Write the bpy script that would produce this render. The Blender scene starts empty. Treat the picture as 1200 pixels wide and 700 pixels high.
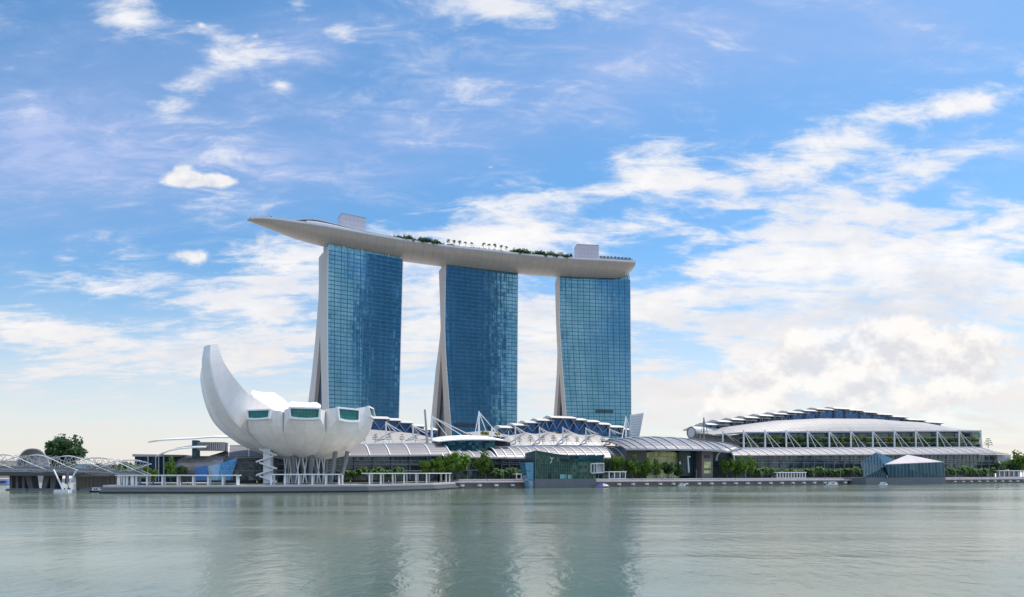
import bpy, math, random
from mathutils import Vector, Matrix
random.seed(7)
R = math.radians
scene = bpy.context.scene
COL = scene.collection

# ------------------------------------------------------------------ camera
F = 760.0            # focal length in pixels of a 1200 px wide picture
HY = 554.0           # picture row of the horizon
EYE = 8.0            # camera height above the water
cam_d = bpy.data.cameras.new('camera')
cam = bpy.data.objects.new('camera', cam_d); COL.objects.link(cam)
cam_d.sensor_width = 36.0
cam_d.lens = 36.0 * F / 1200.0
cam_d.shift_y = (HY - 350.0) / 1200.0
cam_d.clip_start = 0.5; cam_d.clip_end = 30000
cam.location = (0, 0, EYE); cam.rotation_euler = (R(90), 0, 0)
scene.camera = cam

# ------------------------------------------------------------------ view, sun, sky
scene.view_settings.view_transform = 'Standard'
scene.view_settings.look = 'None'
scene.view_settings.gamma = 1.0
scene.view_settings.use_curve_mapping = False
scene.view_settings.exposure = 0.42
SUN_EL, SUN_AZ = 62.0, 50.0      # elevation; azimuth from +Y towards +X
sl = bpy.data.lights.new('sun', 'SUN'); so = bpy.data.objects.new('sun', sl); COL.objects.link(so)
sl.energy = 4.4; sl.angle = R(0.6); sl.color = (1.0, 0.95, 0.88)
sd = Vector((math.sin(R(SUN_AZ)) * math.cos(R(SUN_EL)), math.cos(R(SUN_AZ)) * math.cos(R(SUN_EL)), math.sin(R(SUN_EL))))
so.rotation_euler = sd.to_track_quat('Z', 'Y').to_euler()


class NT:
    """small helper for writing node expressions"""
    def __init__(s, tree): s.t = tree; s.n = tree.nodes; s.l = tree.links
    def new(s, typ, **kw):
        n = s.n.new(typ)
        for k, v in kw.items(): setattr(n, k, v)
        return n
    def put(s, sock, v):
        if v is None: return
        if isinstance(v, bpy.types.NodeSocket): s.l.new(v, sock)
        else: sock.default_value = v
    def m(s, op, a, b=None, c=None, clamp=False):
        n = s.new('ShaderNodeMath', operation=op); n.use_clamp = clamp
        for i, v in enumerate((a, b, c)): s.put(n.inputs[i], v)
        return n.outputs[0]
    def v(s, op, a, b=None, scale=None):
        n = s.new('ShaderNodeVectorMath', operation=op)
        s.put(n.inputs[0], a)
        if b is not None: s.put(n.inputs[1], b)
        if scale is not None: s.put(n.inputs[3], scale)
        return n.outputs['Value'] if op in ('LENGTH', 'DOT_PRODUCT') else n.outputs[0]
    def sep(s, v):
        n = s.new('ShaderNodeSeparateXYZ'); s.put(n.inputs[0], v); return n.outputs
    def comb(s, x=0., y=0., z=0.):
        n = s.new('ShaderNodeCombineXYZ')
        for i, q in enumerate((x, y, z)): s.put(n.inputs[i], q)
        return n.outputs[0]
    def noise(s, vec, scale=5., detail=2., rough=.5, dist=0., dim='3D'):
        n = s.new('ShaderNodeTexNoise', noise_dimensions=dim)
        s.put(n.inputs['Vector'], vec); s.put(n.inputs['Scale'], scale); s.put(n.inputs['Detail'], detail)
        s.put(n.inputs['Roughness'], rough); s.put(n.inputs['Distortion'], dist)
        return n.outputs['Fac']
    def ss(s, x, a, b, lo=0., hi=1.):
        n = s.new('ShaderNodeMapRange', interpolation_type='SMOOTHSTEP')
        s.put(n.inputs['Value'], x)
        for k, q in (('From Min', a), ('From Max', b), ('To Min', lo), ('To Max', hi)): s.put(n.inputs[k], q)
        return n.outputs[0]
    def mix(s, f, a, b, blend='MIX'):
        n = s.new('ShaderNodeMix', data_type='RGBA', blend_type=blend)
        s.put(n.inputs['Factor'], f)
        for k, q in ((6, a), (7, b)):
            if isinstance(q, (tuple, list)) and len(q) == 3: q = (*q, 1)
            s.put(n.inputs[k], q)
        return n.outputs[2]
    def mapping(s, vec, loc=(0, 0, 0), rot=(0, 0, 0), sc=(1, 1, 1), typ='POINT'):
        n = s.new('ShaderNodeMapping', vector_type=typ)
        s.put(n.inputs[0], vec); n.inputs[1].default_value = loc; n.inputs[2].default_value = rot; n.inputs[3].default_value = sc
        return n.outputs[0]


world = bpy.data.worlds.new("World"); scene.world = world
world.use_nodes = True
world.node_tree.nodes.clear()
w = NT(world.node_tree)
sky = w.new('ShaderNodeTexSky', sky_type='NISHITA')
sky.sun_disc = False; sky.sun_elevation = R(SUN_EL); sky.sun_rotation = R(SUN_AZ)
sky.altitude = 0; sky.air_density = 1.0; sky.dust_density = 0.6; sky.ozone_density = 2.5
hs = w.new('ShaderNodeHueSaturation'); w.l.new(sky.outputs[0], hs.inputs['Color'])
hs.inputs['Saturation'].default_value = 1.30; hs.inputs['Value'].default_value = 1.20; hs.inputs['Hue'].default_value = 0.492
base = hs.outputs[0]
tc = w.new('ShaderNodeTexCoord')
DIR = tc.outputs['Generated']
dx, dy, dz = w.sep(DIR)
ay = w.m('MAXIMUM', w.m('ABSOLUTE', dy), 0.03)
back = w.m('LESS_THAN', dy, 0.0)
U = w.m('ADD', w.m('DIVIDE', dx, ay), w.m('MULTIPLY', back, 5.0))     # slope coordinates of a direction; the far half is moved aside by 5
V = w.m('DIVIDE', dz, ay)
UV = w.comb(U, V, 0.)
den = w.m('ADD', w.m('MAXIMUM', dz, 0.0), 0.22)
P = w.comb(w.m('DIVIDE', dx, den), w.m('DIVIDE', dy, den), 0.)       # point where a direction meets the cloud deck

def blob(px, py, rx, ry, rot=0., bk=False, V0=None):
    """soft ellipse of directions; px,py = bearing and height as in the photograph's survey"""
    if bk: loc = (px, py, 0); sc = (rx, ry, 1)
    else: loc = ((px - 600) / F, (HY - py) / F, 0); sc = (rx / F, ry / F, 1)
    q = w.mapping(UV, loc, (0, 0, R(rot)), sc, 'TEXTURE')
    g = w.new('ShaderNodeTexGradient', gradient_type='QUADRATIC_SPHERE'); w.l.new(q, g.inputs[0])
    return g.outputs['Fac']

def cover(lst, start=0.0):
    acc = start
    for (wt, *a) in lst:
        acc = w.m('MULTIPLY_ADD', blob(*a), wt, acc)
    return acc

n_big = w.noise(P, 1.7, 7, .58, .35)
Pst = w.mapping(P, (0, 0, 0), (0, 0, R(-24)), (1.0, 2.6, 1.0))
n_str = w.noise(Pst, 2.6, 8, .62, .5)
UVn = w.mapping(UV, (3, 1, 0), (0, 0, R(-12)), (1, 1.9, 1))
n_puf = w.noise(UVn, 7.5, 8, .6, .25)
n_cum = w.noise(w.mapping(UV, (1, 5, 0), (0, 0, 0), (1, 1.3, 1)), 13., 8, .6, .15)

# (weight, px, py, radius x, radius y, tilt): where the cloud masses stand
main = cover([
    (2.3, 1080, 335, 420, 200, 14), (1.6, 620, 262, 420, 85, 14), (1.4, 790, 205, 230, 70, -6), (1.1, 690, 190, 90, 36, 0),
    (1.8, 985, 170, 210, 60, 24), (1.5, 1140, 122, 190, 40, 8), (1.6, 900, 320, 350, 160, 10),
    (.9, 960, 240, 260, 70, 14), (1.6, 1150, 430, 340, 190, 0), (1.6, 560, 410, 440, 160, 0),
    (1.5, 330, 330, 190, 64, 14), (1.8, 20, 383, 160, 46, -8), (1.9, 200, 408, 260, 54, 0), (.8, 120, 340, 160, 50, 8),
    (1.2, 300, 362, 150, 34, 0), (1.5, 270, 420, 190, 44, 0), (1.3, 60, 440, 260, 50, 0), (1.5, 605, 10, 170, 60, 0),
    (1.4, 150, 14, 110, 60, -30), (1.5, 265, 46, 120, 40, -10), (1.4, 250, 84, 140, 54, 20), (1.0, 205, 120, 120, 80, 30),
    (1.0, 405, 45, 70, 24, -20), (1.1, 345, 5, 60, 34, 0), (.8, 330, 100, 40, 16, 0), (.9, 350, 285, 200, 70, 20), (1.0, 780, 350, 160, 50, 0),
    (1.3, 480, 350, 140, 110, 0), (1.4, 640, 365, 180, 100, 0), (1.6, 780, 470, 260, 100, 0), (1.1, 560, 300, 240, 60, 8),
    (.45, 100, 60, 240, 90, 18), (.3, 830, 60, 420, 70, 10), (.45, 60, 300, 180, 60, 0), (.3, 690, 80, 160, 30, 20),
    (-2.2, 1185, 198, 96, 40, 16), (-1.4, 1090, 230, 64, 18, 24), (-1.2, 745, 295, 80, 30, 20), (-1.4, 640, 340, 90, 22, 0),
    (-2.1, 800, 408, 100, 20, -16), (-1.9, 962, 390, 34, 20, 0), (-1.0, 850, 290, 100, 16, 10), (-1.1, 960, 345, 130, 13, 8),
    (-1.0, 490, 325, 60, 22, 0), (-.9, 720, 240, 70, 20, 20), (-1.2, 560, 190, 260, 34, 6), (-1.2, 690, 380, 60, 18, 0), (-1.0, 1030, 300, 120, 12, 8), (-.9, 1100, 270, 110, 10, 10), (-1.0, 880, 250, 80, 12, 12),
    # unseen sky behind the camera: clouds added for glass reflections and front light
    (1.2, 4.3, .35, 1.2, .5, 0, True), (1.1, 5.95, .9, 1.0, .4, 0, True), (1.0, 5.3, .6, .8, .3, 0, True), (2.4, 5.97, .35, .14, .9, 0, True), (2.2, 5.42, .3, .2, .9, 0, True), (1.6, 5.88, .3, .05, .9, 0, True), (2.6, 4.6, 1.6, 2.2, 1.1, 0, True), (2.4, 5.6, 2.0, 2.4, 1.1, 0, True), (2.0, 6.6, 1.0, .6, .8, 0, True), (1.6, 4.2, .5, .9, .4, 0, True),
], -.46)
n_fine = w.noise(w.mapping(P, (2, 7, 0), (0, 0, R(-20)), (1.0, 2.1, 1.0)), 7.5, 7, .66, .7)
dens = w.m('ADD', main, w.m('MULTIPLY', w.m('SUBTRACT', n_big, .5), 2.5))
dens = w.m('ADD', dens, w.m('MULTIPLY', w.m('SUBTRACT', n_str, .5), 3.4))
dens = w.m('ADD', dens, w.m('MULTIPLY', w.m('SUBTRACT', n_puf, .5), 2.4))
dens = w.m('ADD', dens, w.m('MULTIPLY', w.m('SUBTRACT', n_fine, .5), 2.2))
tex = w.m('ADD', w.m('ADD', n_str, w.m('MULTIPLY', n_puf, .6)), w.m('MULTIPLY', n_fine, .7))
a_main = w.m('MULTIPLY', w.ss(dens, -.15, 1.15), w.ss(tex, .92, 1.26, .50, 1.0))
# crisp fair-weather cumulus
cum = cover([
    (2.4, 226, 212, 84, 19, 0), (1.7, 212, 200, 36, 28, 0), (1.3, 258, 212, 60, 14, 0), (1.8, 218, 300, 66, 24, 0), (1.2, 305, 282, 60, 28, 0),
    (2.4, 880, 465, 120, 110, 0), (2.2, 1010, 445, 150, 120, 0), (2.0, 940, 412, 80, 70, 0), (1.9, 1130, 435, 160, 120, 0), (1.6, 1060, 390, 120, 60, 0), (1.2, 830, 500, 60, 50, 0), (1.0, 790, 520, 60, 40, 0),
    (1.1, 575, 196, 26, 10, 0), (1.2, 300, 42, 36, 18, 0), (1.2, 235, 30, 30, 16, 0), (.9, 700, 190, 60, 22, 0),
], -.5)
dcum = w.m('ADD', cum, w.m('MULTIPLY', w.m('SUBTRACT', n_cum, .56), 3.4))
a_cum = w.ss(dcum, -.10, .75)
# thin high veil
veil = cover([(1.4, 60, 160, 400, 220, 14), (.9, 330, 190, 380, 130, 10), (.7, 330, 60, 300, 90, 12), (.8, 760, 60, 520, 120, 12), (.3, 560, 170, 400, 90, 10),
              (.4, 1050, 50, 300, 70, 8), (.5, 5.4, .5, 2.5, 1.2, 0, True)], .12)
a_veil = w.m('MULTIPLY', veil, w.ss(w.m('ADD', n_str, w.m('MULTIPLY', n_fine, .6)), .62, 1.0, .45, 1.0), clamp=True)
wisp = w.m('MULTIPLY', w.ss(w.m('ADD', w.m('ADD', n_str, n_fine), w.m('MULTIPLY', n_big, .8)), 1.34, 1.9), .50)

K = 8.1      # Background strength is 0.1
def c(r, g, b, k=1.0): return (r * K * k, g * K * k, b * K * k, 1)
n_sh = w.noise(w.mapping(UV, (1, 5.03, 0), (0, 0, 0), (1, 1.3, 1)), 13., 8, .6, .15)
shade = w.ss(w.m('SUBTRACT', n_cum, n_sh), -.16, .12)
colr = w.mix(w.m('MULTIPLY', a_veil, .85), base, c(.42, .52, .82))
n_sh2 = w.noise(w.mapping(P, (.0, -.16, 0)), 1.7, 7, .58, .35)
shade2 = w.ss(w.m('ADD', w.m('SUBTRACT', n_big, n_sh2), w.m('MULTIPLY', w.m('SUBTRACT', n_puf, .5), .7)), -.22, .22)
mcol = w.mix(shade2, c(.66, .69, .76), c(.97, .945, .925))
mcol = w.mix(w.ss(dens, .3, 1.8), c(.82, .83, .875), mcol)
colr = w.mix(w.m('MULTIPLY', a_main, .97), colr, mcol)
# warm white haze low over the land
colr = w.mix(wisp, colr, c(.72, .76, .86))
hz = w.ss(V, .0, .36, 1.0, .0)
hz = w.m('MULTIPLY', hz, w.ss(n_str, .15, .75, .62, 1.0))
colr = w.mix(w.m('MULTIPLY', hz, .9), colr, c(.80, .76, .735))
ccol = w.mix(shade, c(.69, .69, .725), c(.96, .925, .885))
colr = w.mix(w.m('MULTIPLY', a_cum, .84), colr, ccol)
colr = w.v('SCALE', colr, scale=w.m('MULTIPLY_ADD', w.m('MULTIPLY', back, w.ss(V, .25, 1.2)), 2.1, 1.0))  # unseen sky behind the camera brightened, added fill for the front faces
# dark patches added to the unseen sky behind the camera, darkening the tower glass
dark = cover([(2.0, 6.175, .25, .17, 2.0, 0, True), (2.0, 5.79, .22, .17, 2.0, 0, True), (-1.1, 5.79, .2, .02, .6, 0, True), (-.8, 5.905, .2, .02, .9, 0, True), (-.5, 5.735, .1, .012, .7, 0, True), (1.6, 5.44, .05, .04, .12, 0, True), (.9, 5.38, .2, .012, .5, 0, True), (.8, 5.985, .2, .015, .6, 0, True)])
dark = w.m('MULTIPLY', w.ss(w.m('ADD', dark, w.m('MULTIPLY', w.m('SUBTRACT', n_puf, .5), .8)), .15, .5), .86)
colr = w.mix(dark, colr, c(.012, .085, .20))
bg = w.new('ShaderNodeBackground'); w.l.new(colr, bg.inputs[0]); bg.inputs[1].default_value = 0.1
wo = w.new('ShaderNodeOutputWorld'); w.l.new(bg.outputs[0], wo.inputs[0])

# ------------------------------------------------------------------ helpers
def P3(px, py, Y):
    """surveyed bearing and height at depth Y"""
    return Vector(((px - 600) / F * Y, Y, EYE + (HY - py) * Y / F))
def PZ(px, z, Y): return Vector(((px - 600) / F * Y, Y, z))
QX, QY = -30.0, 328.0            # start of the long quay line
TX, TY = 0.922, 0.387            # along the quay
BX, BY = -0.387, 0.922           # inland
TV, BV, UP = Vector((TX, TY, 0)), Vector((BX, BY, 0)), Vector((0, 0, 1))
def S(px, d):
    k = (px - 600) / F
    return (k * (QY + BY * d) - (QX + BX * d)) / (TX - k * TY)
def SD(s, d, z): return Vector((QX + TX * s + BX * d, QY + TY * s + BY * d, z))
def M(px, py, d):
    s = S(px, d); p = SD(s, d, 0); p.z = EYE + (HY - py) * p.y / F; return p
def MZ(px, z, d): return SD(S(px, d), d, z)

class MB:
    def __init__(s): s.v = []; s.f = []; s.uv = []; s.has_uv = False
    def add(s, pts, faces, uvs=None):
        o = len(s.v); s.v += [Vector(p) for p in pts]
        for i, fa in enumerate(faces):
            s.f.append([o + j for j in fa])
            u = uvs[i] if uvs else None
            if u: s.has_uv = True
            s.uv.append(u)
    def quad(s, a, b, c_, d, uv=None): s.add([a, b, c_, d], [(0, 1, 2, 3)], [uv] if uv else None)
    def poly(s, pts): s.add(pts, [tuple(range(len(pts)))])
    def prism(s, pts, vec):
        n = len(pts); vec = Vector(vec); pts = [Vector(p) for p in pts]
        fs = [tuple(range(n - 1, -1, -1)), tuple(range(n, 2 * n))]
        fs += [(i, (i + 1) % n, n + (i + 1) % n, n + i) for i in range(n)]
        s.add(pts + [p + vec for p in pts], fs)
    def obox(s, o, a, b, h):
        """box from corner o with edge vectors a, b, h"""
        o, a, b, h = Vector(o), Vector(a), Vector(b), Vector(h)
        s.prism([o, o + a, o + a + b, o + b], h)
    def box(s, x0, y0, z0, x1, y1, z1): s.obox((x0, y0, z0), (x1 - x0, 0, 0), (0, y1 - y0, 0), (0, 0, z1 - z0))
    def tube(s, pts, r, n=6, r2=None, closed=False):
        pts = [Vector(p) for p in pts]; k = len(pts); ring = []
        for i, p in enumerate(pts):
            if closed: t = pts[(i + 1) % k] - pts[i - 1]
            else: t = pts[min(i + 1, k - 1)] - pts[max(i - 1, 0)]
            t.normalize()
            ref = Vector((0, 0, 1)) if abs(t.z) < .9 else Vector((0, 1, 0))
            a = t.cross(ref).normalized(); b = t.cross(a).normalized()
            rr = r if r2 is None else r + (r2 - r) * i / (k - 1)
            ring.append([p + a * (rr * math.cos(2 * math.pi * (j + .5) / n)) + b * (rr * math.sin(2 * math.pi * (j + .5) / n)) for j in range(n)])
        vs = [q for rg in ring for q in rg]; fs = []
        for i in range(k if closed else k - 1):
            i2 = (i + 1) % k
            fs += [(i * n + j, i * n + (j + 1) % n, i2 * n + (j + 1) % n, i2 * n + j) for j in range(n)]
        if not closed:
            fs.append(tuple(range(n - 1, -1, -1))); fs.append(tuple((k - 1) * n + j for j in range(n)))
        s.add(vs, fs)
    def bar(s, a, b, r, n=4): s.tube([a, b], r, n)
    def loft(s, rings, closed=True, cap0=True, cap1=True, uv=False):
        n = len(rings[0]); vs = [q for rg in rings for q in rg]; fs = []
        uvs = [[(j, i), (j + 1, i), (j + 1, i + 1), (j, i + 1)] for i in range(len(rings) - 1) for j in range(n if closed else n - 1)] + [None, None] if uv else None
        for i in range(len(rings) - 1):
            for j in range(n if closed else n - 1):
                fs.append((i * n + j, i * n + (j + 1) % n, (i + 1) * n + (j + 1) % n, (i + 1) * n + j))
        if closed and cap0: fs.append(tuple(range(n - 1, -1, -1)))
        if closed and cap1: fs.append(tuple((len(rings) - 1) * n + j for j in range(n)))
        s.add(vs, fs, uvs)
    def grid(s, fn, nu, nv, uvfn=None):
        """surface patch fn(u,v); u,v in 0..1"""
        vs = [fn(i / nu, j / nv) for j in range(nv + 1) for i in range(nu + 1)]
        fs = []; uvs = []
        for j in range(nv):
            for i in range(nu):
                fs.append((j * (nu + 1) + i, j * (nu + 1) + i + 1, (j + 1) * (nu + 1) + i + 1, (j + 1) * (nu + 1) + i))
                uvs.append([(i, j), (i + 1, j), (i + 1, j + 1), (i, j + 1)] if uvfn is None else [uvfn(i / nu, j / nv), uvfn((i + 1) / nu, j / nv), uvfn((i + 1) / nu, (j + 1) / nv), uvfn(i / nu, (j + 1) / nv)])
        s.add(vs, fs, uvs)
    def build(s, name, mat, parent=None, smooth=False, local=False, label=None):
        off = Vector((0, 0, 0)); q = parent
        while q is not None: off += Vector(q.location); q = q.parent
        me = bpy.data.meshes.new(name)
        me.from_pydata([tuple(p if local else p - off) for p in s.v], [], s.f)
        if s.has_uv:
            ul = me.uv_layers.new(name='UVMap'); k = 0
            for fa, u in zip(s.f, s.uv):
                for j in range(len(fa)):
                    ul.data[k].uv = u[j] if u else (0.5, 0.5); k += 1
        me.materials.append(mat)
        me.validate(); me.update()
        if smooth:
            for p in me.polygons: p.use_smooth = True
            try: me.set_sharp_from_angle(angle=R(38))
            except Exception: pass
        o = bpy.data.objects.new(name, me); COL.objects.link(o)
        if parent is not None: o.parent = parent
        if label: o['label'] = label
        return o

def thing(name, label, cat, loc=(0, 0, 0), group=None):
    o = bpy.data.objects.new(name, None); COL.objects.link(o); o.location = loc
    o.empty_display_size = .2
    return tag(o, label, cat, group)
def tag(o, label, cat, group=None, kind=None):
    if label: o['label'] = label
    if cat: o['category'] = cat
    if group: o['group'] = group
    if kind: o['kind'] = kind
    return o
def struct(o): o['kind'] = 'structure'; return o
def dup(root, loc, rz=0., sc=1., label=None, group=None, cat=None):
    r = root.copy(); COL.objects.link(r); r.location = loc; r.rotation_euler = (0, 0, rz)
    r.scale = sc if isinstance(sc, (tuple, list)) else (sc, sc, sc)
    if label: r['label'] = label
    if group: r['group'] = group
    if cat: r['category'] = cat
    for ch in list(root.children):
        c1 = ch.copy(); COL.objects.link(c1); c1.parent = r
        for g in list(ch.children):
            c2 = g.copy(); COL.objects.link(c2); c2.parent = c1
    return r
ORD = 'first second third fourth fifth sixth seventh eighth ninth tenth eleventh twelfth thirteenth fourteenth fifteenth sixteenth seventeenth eighteenth nineteenth twentieth'.split()
def nth(i):
    if i < 20: return ORD[i]
    tens = {2: 'twenty', 3: 'thirty', 4: 'forty', 5: 'fifty', 6: 'sixty', 7: 'seventy'}[(i + 1) // 10]
    return {2: 'twentieth', 3: 'thirtieth', 4: 'fortieth', 5: 'fiftieth', 6: 'sixtieth', 7: 'seventieth'}[(i + 1) // 10] if (i + 1) % 10 == 0 else tens + '-' + ORD[(i + 1) % 10 - 1]

# ------------------------------------------------------------------ materials
def pbsdf(name):
    m = bpy.data.materials.new(name); m.use_nodes = True
    t = NT(m.node_tree); return m, t, m.node_tree.nodes['Principled BSDF']
def mat(name, col, rough=.6, metal=0., var=.12, scale=.25, bump=0., spec=.5, streak=False, coat=0.):
    """plain surface with uneven weathering"""
    m, t, b = pbsdf(name)
    g = t.new('ShaderNodeNewGeometry')
    pos = t.mapping(g.outputs['Position'], (0, 0, 0), (0, 0, 0), (1, 1, .25) if streak else (1, 1, 1))
    n = t.noise(pos, scale, 6, .62)
    n2 = t.noise(g.outputs['Position'], scale * 9, 3, .5)
    f = t.m('ADD', t.m('MULTIPLY', t.m('SUBTRACT', n, .5), 2.2 * var), t.m('MULTIPLY', t.m('SUBTRACT', n2, .5), .9 * var))
    f = t.m('ADD', f, 1.0)
    cc = t.v('SCALE', (col[0], col[1], col[2]), scale=f)
    t.l.new(cc, b.inputs['Base Color'])
    b.inputs['Roughness'].default_value = rough; b.inputs['Metallic'].default_value = metal
    b.inputs['Specular IOR Level'].default_value = spec
    if coat: b.inputs['Coat Weight'].default_value = coat
    if bump:
        bn = t.new('ShaderNodeBump'); bn.inputs['Strength'].default_value = bump; bn.inputs['Distance'].default_value = .1
        t.l.new(n2, bn.inputs['Height']); t.l.new(bn.outputs[0], b.inputs['Normal'])
    return m
def leafmat(name, col, var=.45, warm=(.10, .14, .02)):
    m, t, b = pbsdf(name)
    g = t.new('ShaderNodeNewGeometry'); oi = t.new('ShaderNodeObjectInfo')
    r = g.outputs['Random Per Island']
    k = t.m('MULTIPLY_ADD', r, 2 * var, 1 - var)
    k = t.m('MULTIPLY', k, t.m('MULTIPLY_ADD', oi.outputs['Random'], .5, .75))
    cc = t.v('SCALE', col, scale=k)
    cc = t.mix(t.m('MULTIPLY', t.m('POWER', r, 3.0), .5), cc, warm)
    t.l.new(cc, b.inputs['Base Color']); b.inputs['Roughness'].default_value = .7
    tr = t.new('ShaderNodeBsdfTranslucent'); t.l.new(cc, tr.inputs[0])
    ms = t.new('ShaderNodeMixShader'); ms.inputs[0].default_value = .42; b.inputs['Specular IOR Level'].default_value = .2
    t.l.new(b.outputs[0], ms.inputs[1]); t.l.new(tr.outputs[0], ms.inputs[2])
    t.l.new(ms.outputs[0], t.n['Material Output'].inputs[0])
    return m
def glassmat(name, tint, dark=(.01, .03, .05), line=(.01, .03, .05), lw=(.10, .10), major=(2, 0), mw=.07, rough=.07, jitter=.012, metal=.9, var=.35, lineblend=1.0, tint2=None, spec=.5, streaks=0.0):
    """reflective curtain wall; UV counts panes"""
    m, t, b = pbsdf(name)
    uvn = t.new('ShaderNodeUVMap'); u, v, _ = t.sep(uvn.outputs[0])
    fu = t.m('FRACT', u); fv = t.m('FRACT', v)
    wn = t.new('ShaderNodeTexWhiteNoise', noise_dimensions='2D')
    t.l.new(t.v('FLOOR', uvn.outputs[0]), wn.inputs['Vector'])
    rnd, rcol = wn.outputs['Value'], wn.outputs['Color']
    lines = t.m('MAXIMUM', t.m('LESS_THAN', fu, lw[0]), t.m('LESS_THAN', fv, lw[1]))
    lines = t.m('MULTIPLY', lines, .6)
    if major[0]: lines = t.m('MAXIMUM', lines, t.m('LESS_THAN', t.m('FRACT', t.m('DIVIDE', u, major[0])), mw))
    if major[1]: lines = t.m('MAXIMUM', lines, t.m('LESS_THAN', t.m('FRACT', t.m('DIVIDE', v, major[1])), mw))
    k = t.m('MULTIPLY_ADD', rnd, var, 1 - var * .5)
    big = t.noise(uvn.outputs[0], .12, 4, .6)
    tt = t.mix(t.ss(big, .35, .65), tint, tint2) if tint2 else t.comb(*tint)
    cc = t.v('SCALE', tt, scale=k)
    cc = t.mix(t.m('MULTIPLY', lines, lineblend), cc, line)
    t.l.new(cc, b.inputs['Base Color'])
    b.inputs['Specular IOR Level'].default_value = spec
    b.inputs['Metallic'].default_value = metal
    t.l.new(t.m('MULTIPLY_ADD', lines, .35, rough), b.inputs['Roughness'])
    g = t.new('ShaderNodeNewGeometry')
    wob = t.noise(t.v('MULTIPLY', uvn.outputs[0], (.6, .35, 1)), 1.0, 3, .6)
    off = t.v('SCALE', t.v('SUBTRACT', rcol, (.5, .5, .5)), scale=jitter * 2)
    col_ = t.noise(t.v('MULTIPLY', uvn.outputs[0], (1.1, .045, 1)), 1.0, 4, .7)
    off = t.v('ADD', off, t.v('SCALE', t.comb(t.m('SUBTRACT', col_, .5), 0., 0.), scale=streaks))
    off = t.v('ADD', off, t.v('SCALE', t.comb(t.m('SUBTRACT', wob, .5), 0., t.m('SUBTRACT', wob, .5)), scale=jitter * 2.5))
    t.l.new(t.v('NORMALIZE', t.v('ADD', g.outputs['Normal'], off)), b.inputs['Normal'])
    return m

MT = {}
MT['white'] = mat('white_paint', (.66, .645, .625), .45, var=.06, streak=True)
MT['cream'] = mat('cream_paint', (.50, .475, .44), .6, var=.08, streak=True)
MT['offwhite'] = mat('offwhite_panel', (.60, .58, .57), .5, var=.10, streak=True)
MT['slab'] = mat('roof_slab', (.44, .41, .37), .5, var=.06)
MT['grey'] = mat('grey_paint', (.30, .30, .31), .5, var=.12)
MT['steel'] = mat('brushed_steel', (.42, .42, .43), .35, .7, var=.1)
MT['midgrey'] = mat('mid_grey_metal', (.18, .185, .20), .45, .3, var=.15)
MT['dark'] = mat('dark_metal', (.035, .04, .048), .45, .2, var=.2)
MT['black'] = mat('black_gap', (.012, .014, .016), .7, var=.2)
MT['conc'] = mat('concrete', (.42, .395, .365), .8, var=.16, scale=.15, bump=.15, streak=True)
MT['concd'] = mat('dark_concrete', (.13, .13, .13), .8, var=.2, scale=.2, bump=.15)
MT['stone'] = mat('pink_stone', (.42, .355, .345), .8, var=.2, scale=.12, bump=.1)
MT['taupe'] = mat('taupe_stone', (.15, .13, .12), .7, var=.2, scale=.15)
MT['endwall'] = mat('tower_end_wall', (.50, .445, .39), .6, var=.07, scale=.06, streak=True)
MT['hull'] = mat('hull_panel', (.50, .445, .39), .45, .1, var=.07, scale=.08)
MT['violet'] = mat('mauve_metal_cladding', (.48, .435, .47), .45, .2, var=.06)
MT['bark'] = mat('bark', (.10, .075, .055), .9, var=.3, scale=1.2)
MT['navy'] = glassmat('clerestory_glass', (.05, .12, .27), line=(.02, .03, .06), lw=(.08, .0), major=(0, 0), rough=.15, jitter=.01, metal=.6)
MT['lawn'] = mat('lawn', (.07, .12, .02), .9, var=.35, scale=.4)
MT['leaf'] = leafmat('leaf_green', (.095, .185, .028))
MT['leafd'] = leafmat('leaf_dark', (.058, .115, .045), .45, (.05, .08, .03))
MT['leafy'] = leafmat('leaf_yellow', (.17, .20, .02), .35, (.30, .26, .02))
MT['palm'] = leafmat('palm_green', (.06, .12, .028), .55, (.11, .17, .03))
MT['glass_tower'] = glassmat('tower_glass', (.165, .345, .45), line=(.035, .10, .16), lw=(.07, .22), major=(2, 0), mw=.09, jitter=.0055, var=.12, tint2=(.115, .285, .375), streaks=.10)
MT['glass_side'] = glassmat('tower_side_glass', (.008, .04, .075), line=(.004, .02, .04), jitter=.01, metal=.0, rough=.25, spec=.12)
MT['glass_crown'] = glassmat('crown_glass', (.20, .42, .44), line=(.06, .14, .16), lw=(.06, .08), rough=.2, jitter=.01)
MT['glass_mall'] = glassmat('mall_glass', (.07, .10, .11), line=(.10, .11, .11), lw=(.10, .06), major=(4, 0), mw=.05, jitter=.02, metal=.5, var=.7)
MT['glass_green'] = glassmat('green_glass', (.05, .105, .08), line=(.13, .16, .145), lw=(.16, .07), major=(0, 0), jitter=.02, metal=.55, var=.35)
MT['glass_teal'] = glassmat('teal_glass', (.02, .085, .12), line=(.03, .08, .1), lw=(.08, .06), major=(0, 0), jitter=.02, metal=.7)
MT['glass_blue'] = glassmat('blue_glass', (.07, .22, .35), line=(.22, .32, .40), lw=(.08, .08), major=(0, 0), jitter=.03, metal=.5)
MT['glass_stripe'] = glassmat('striped_glass', (.006, .028, .042), line=(.07, .14, .16), lw=(.36, .04), major=(0, 0), jitter=.02, metal=.2, spec=.35)
MT['glass_museum'] = glassmat('museum_window_glass', (.03, .14, .105), line=(.07, .14, .115), lw=(.07, .05), major=(0, 0), jitter=.02, metal=.35, rough=.12)
MT['glass_lit'] = glassmat('painted_lit_glass', (.42, .44, .20), line=(.10, .10, .08), lw=(.12, .08), major=(0, 0), jitter=.02, metal=.2, rough=.2, var=.5)  # light of a lit interior put into the pane colour, nothing emits
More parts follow.
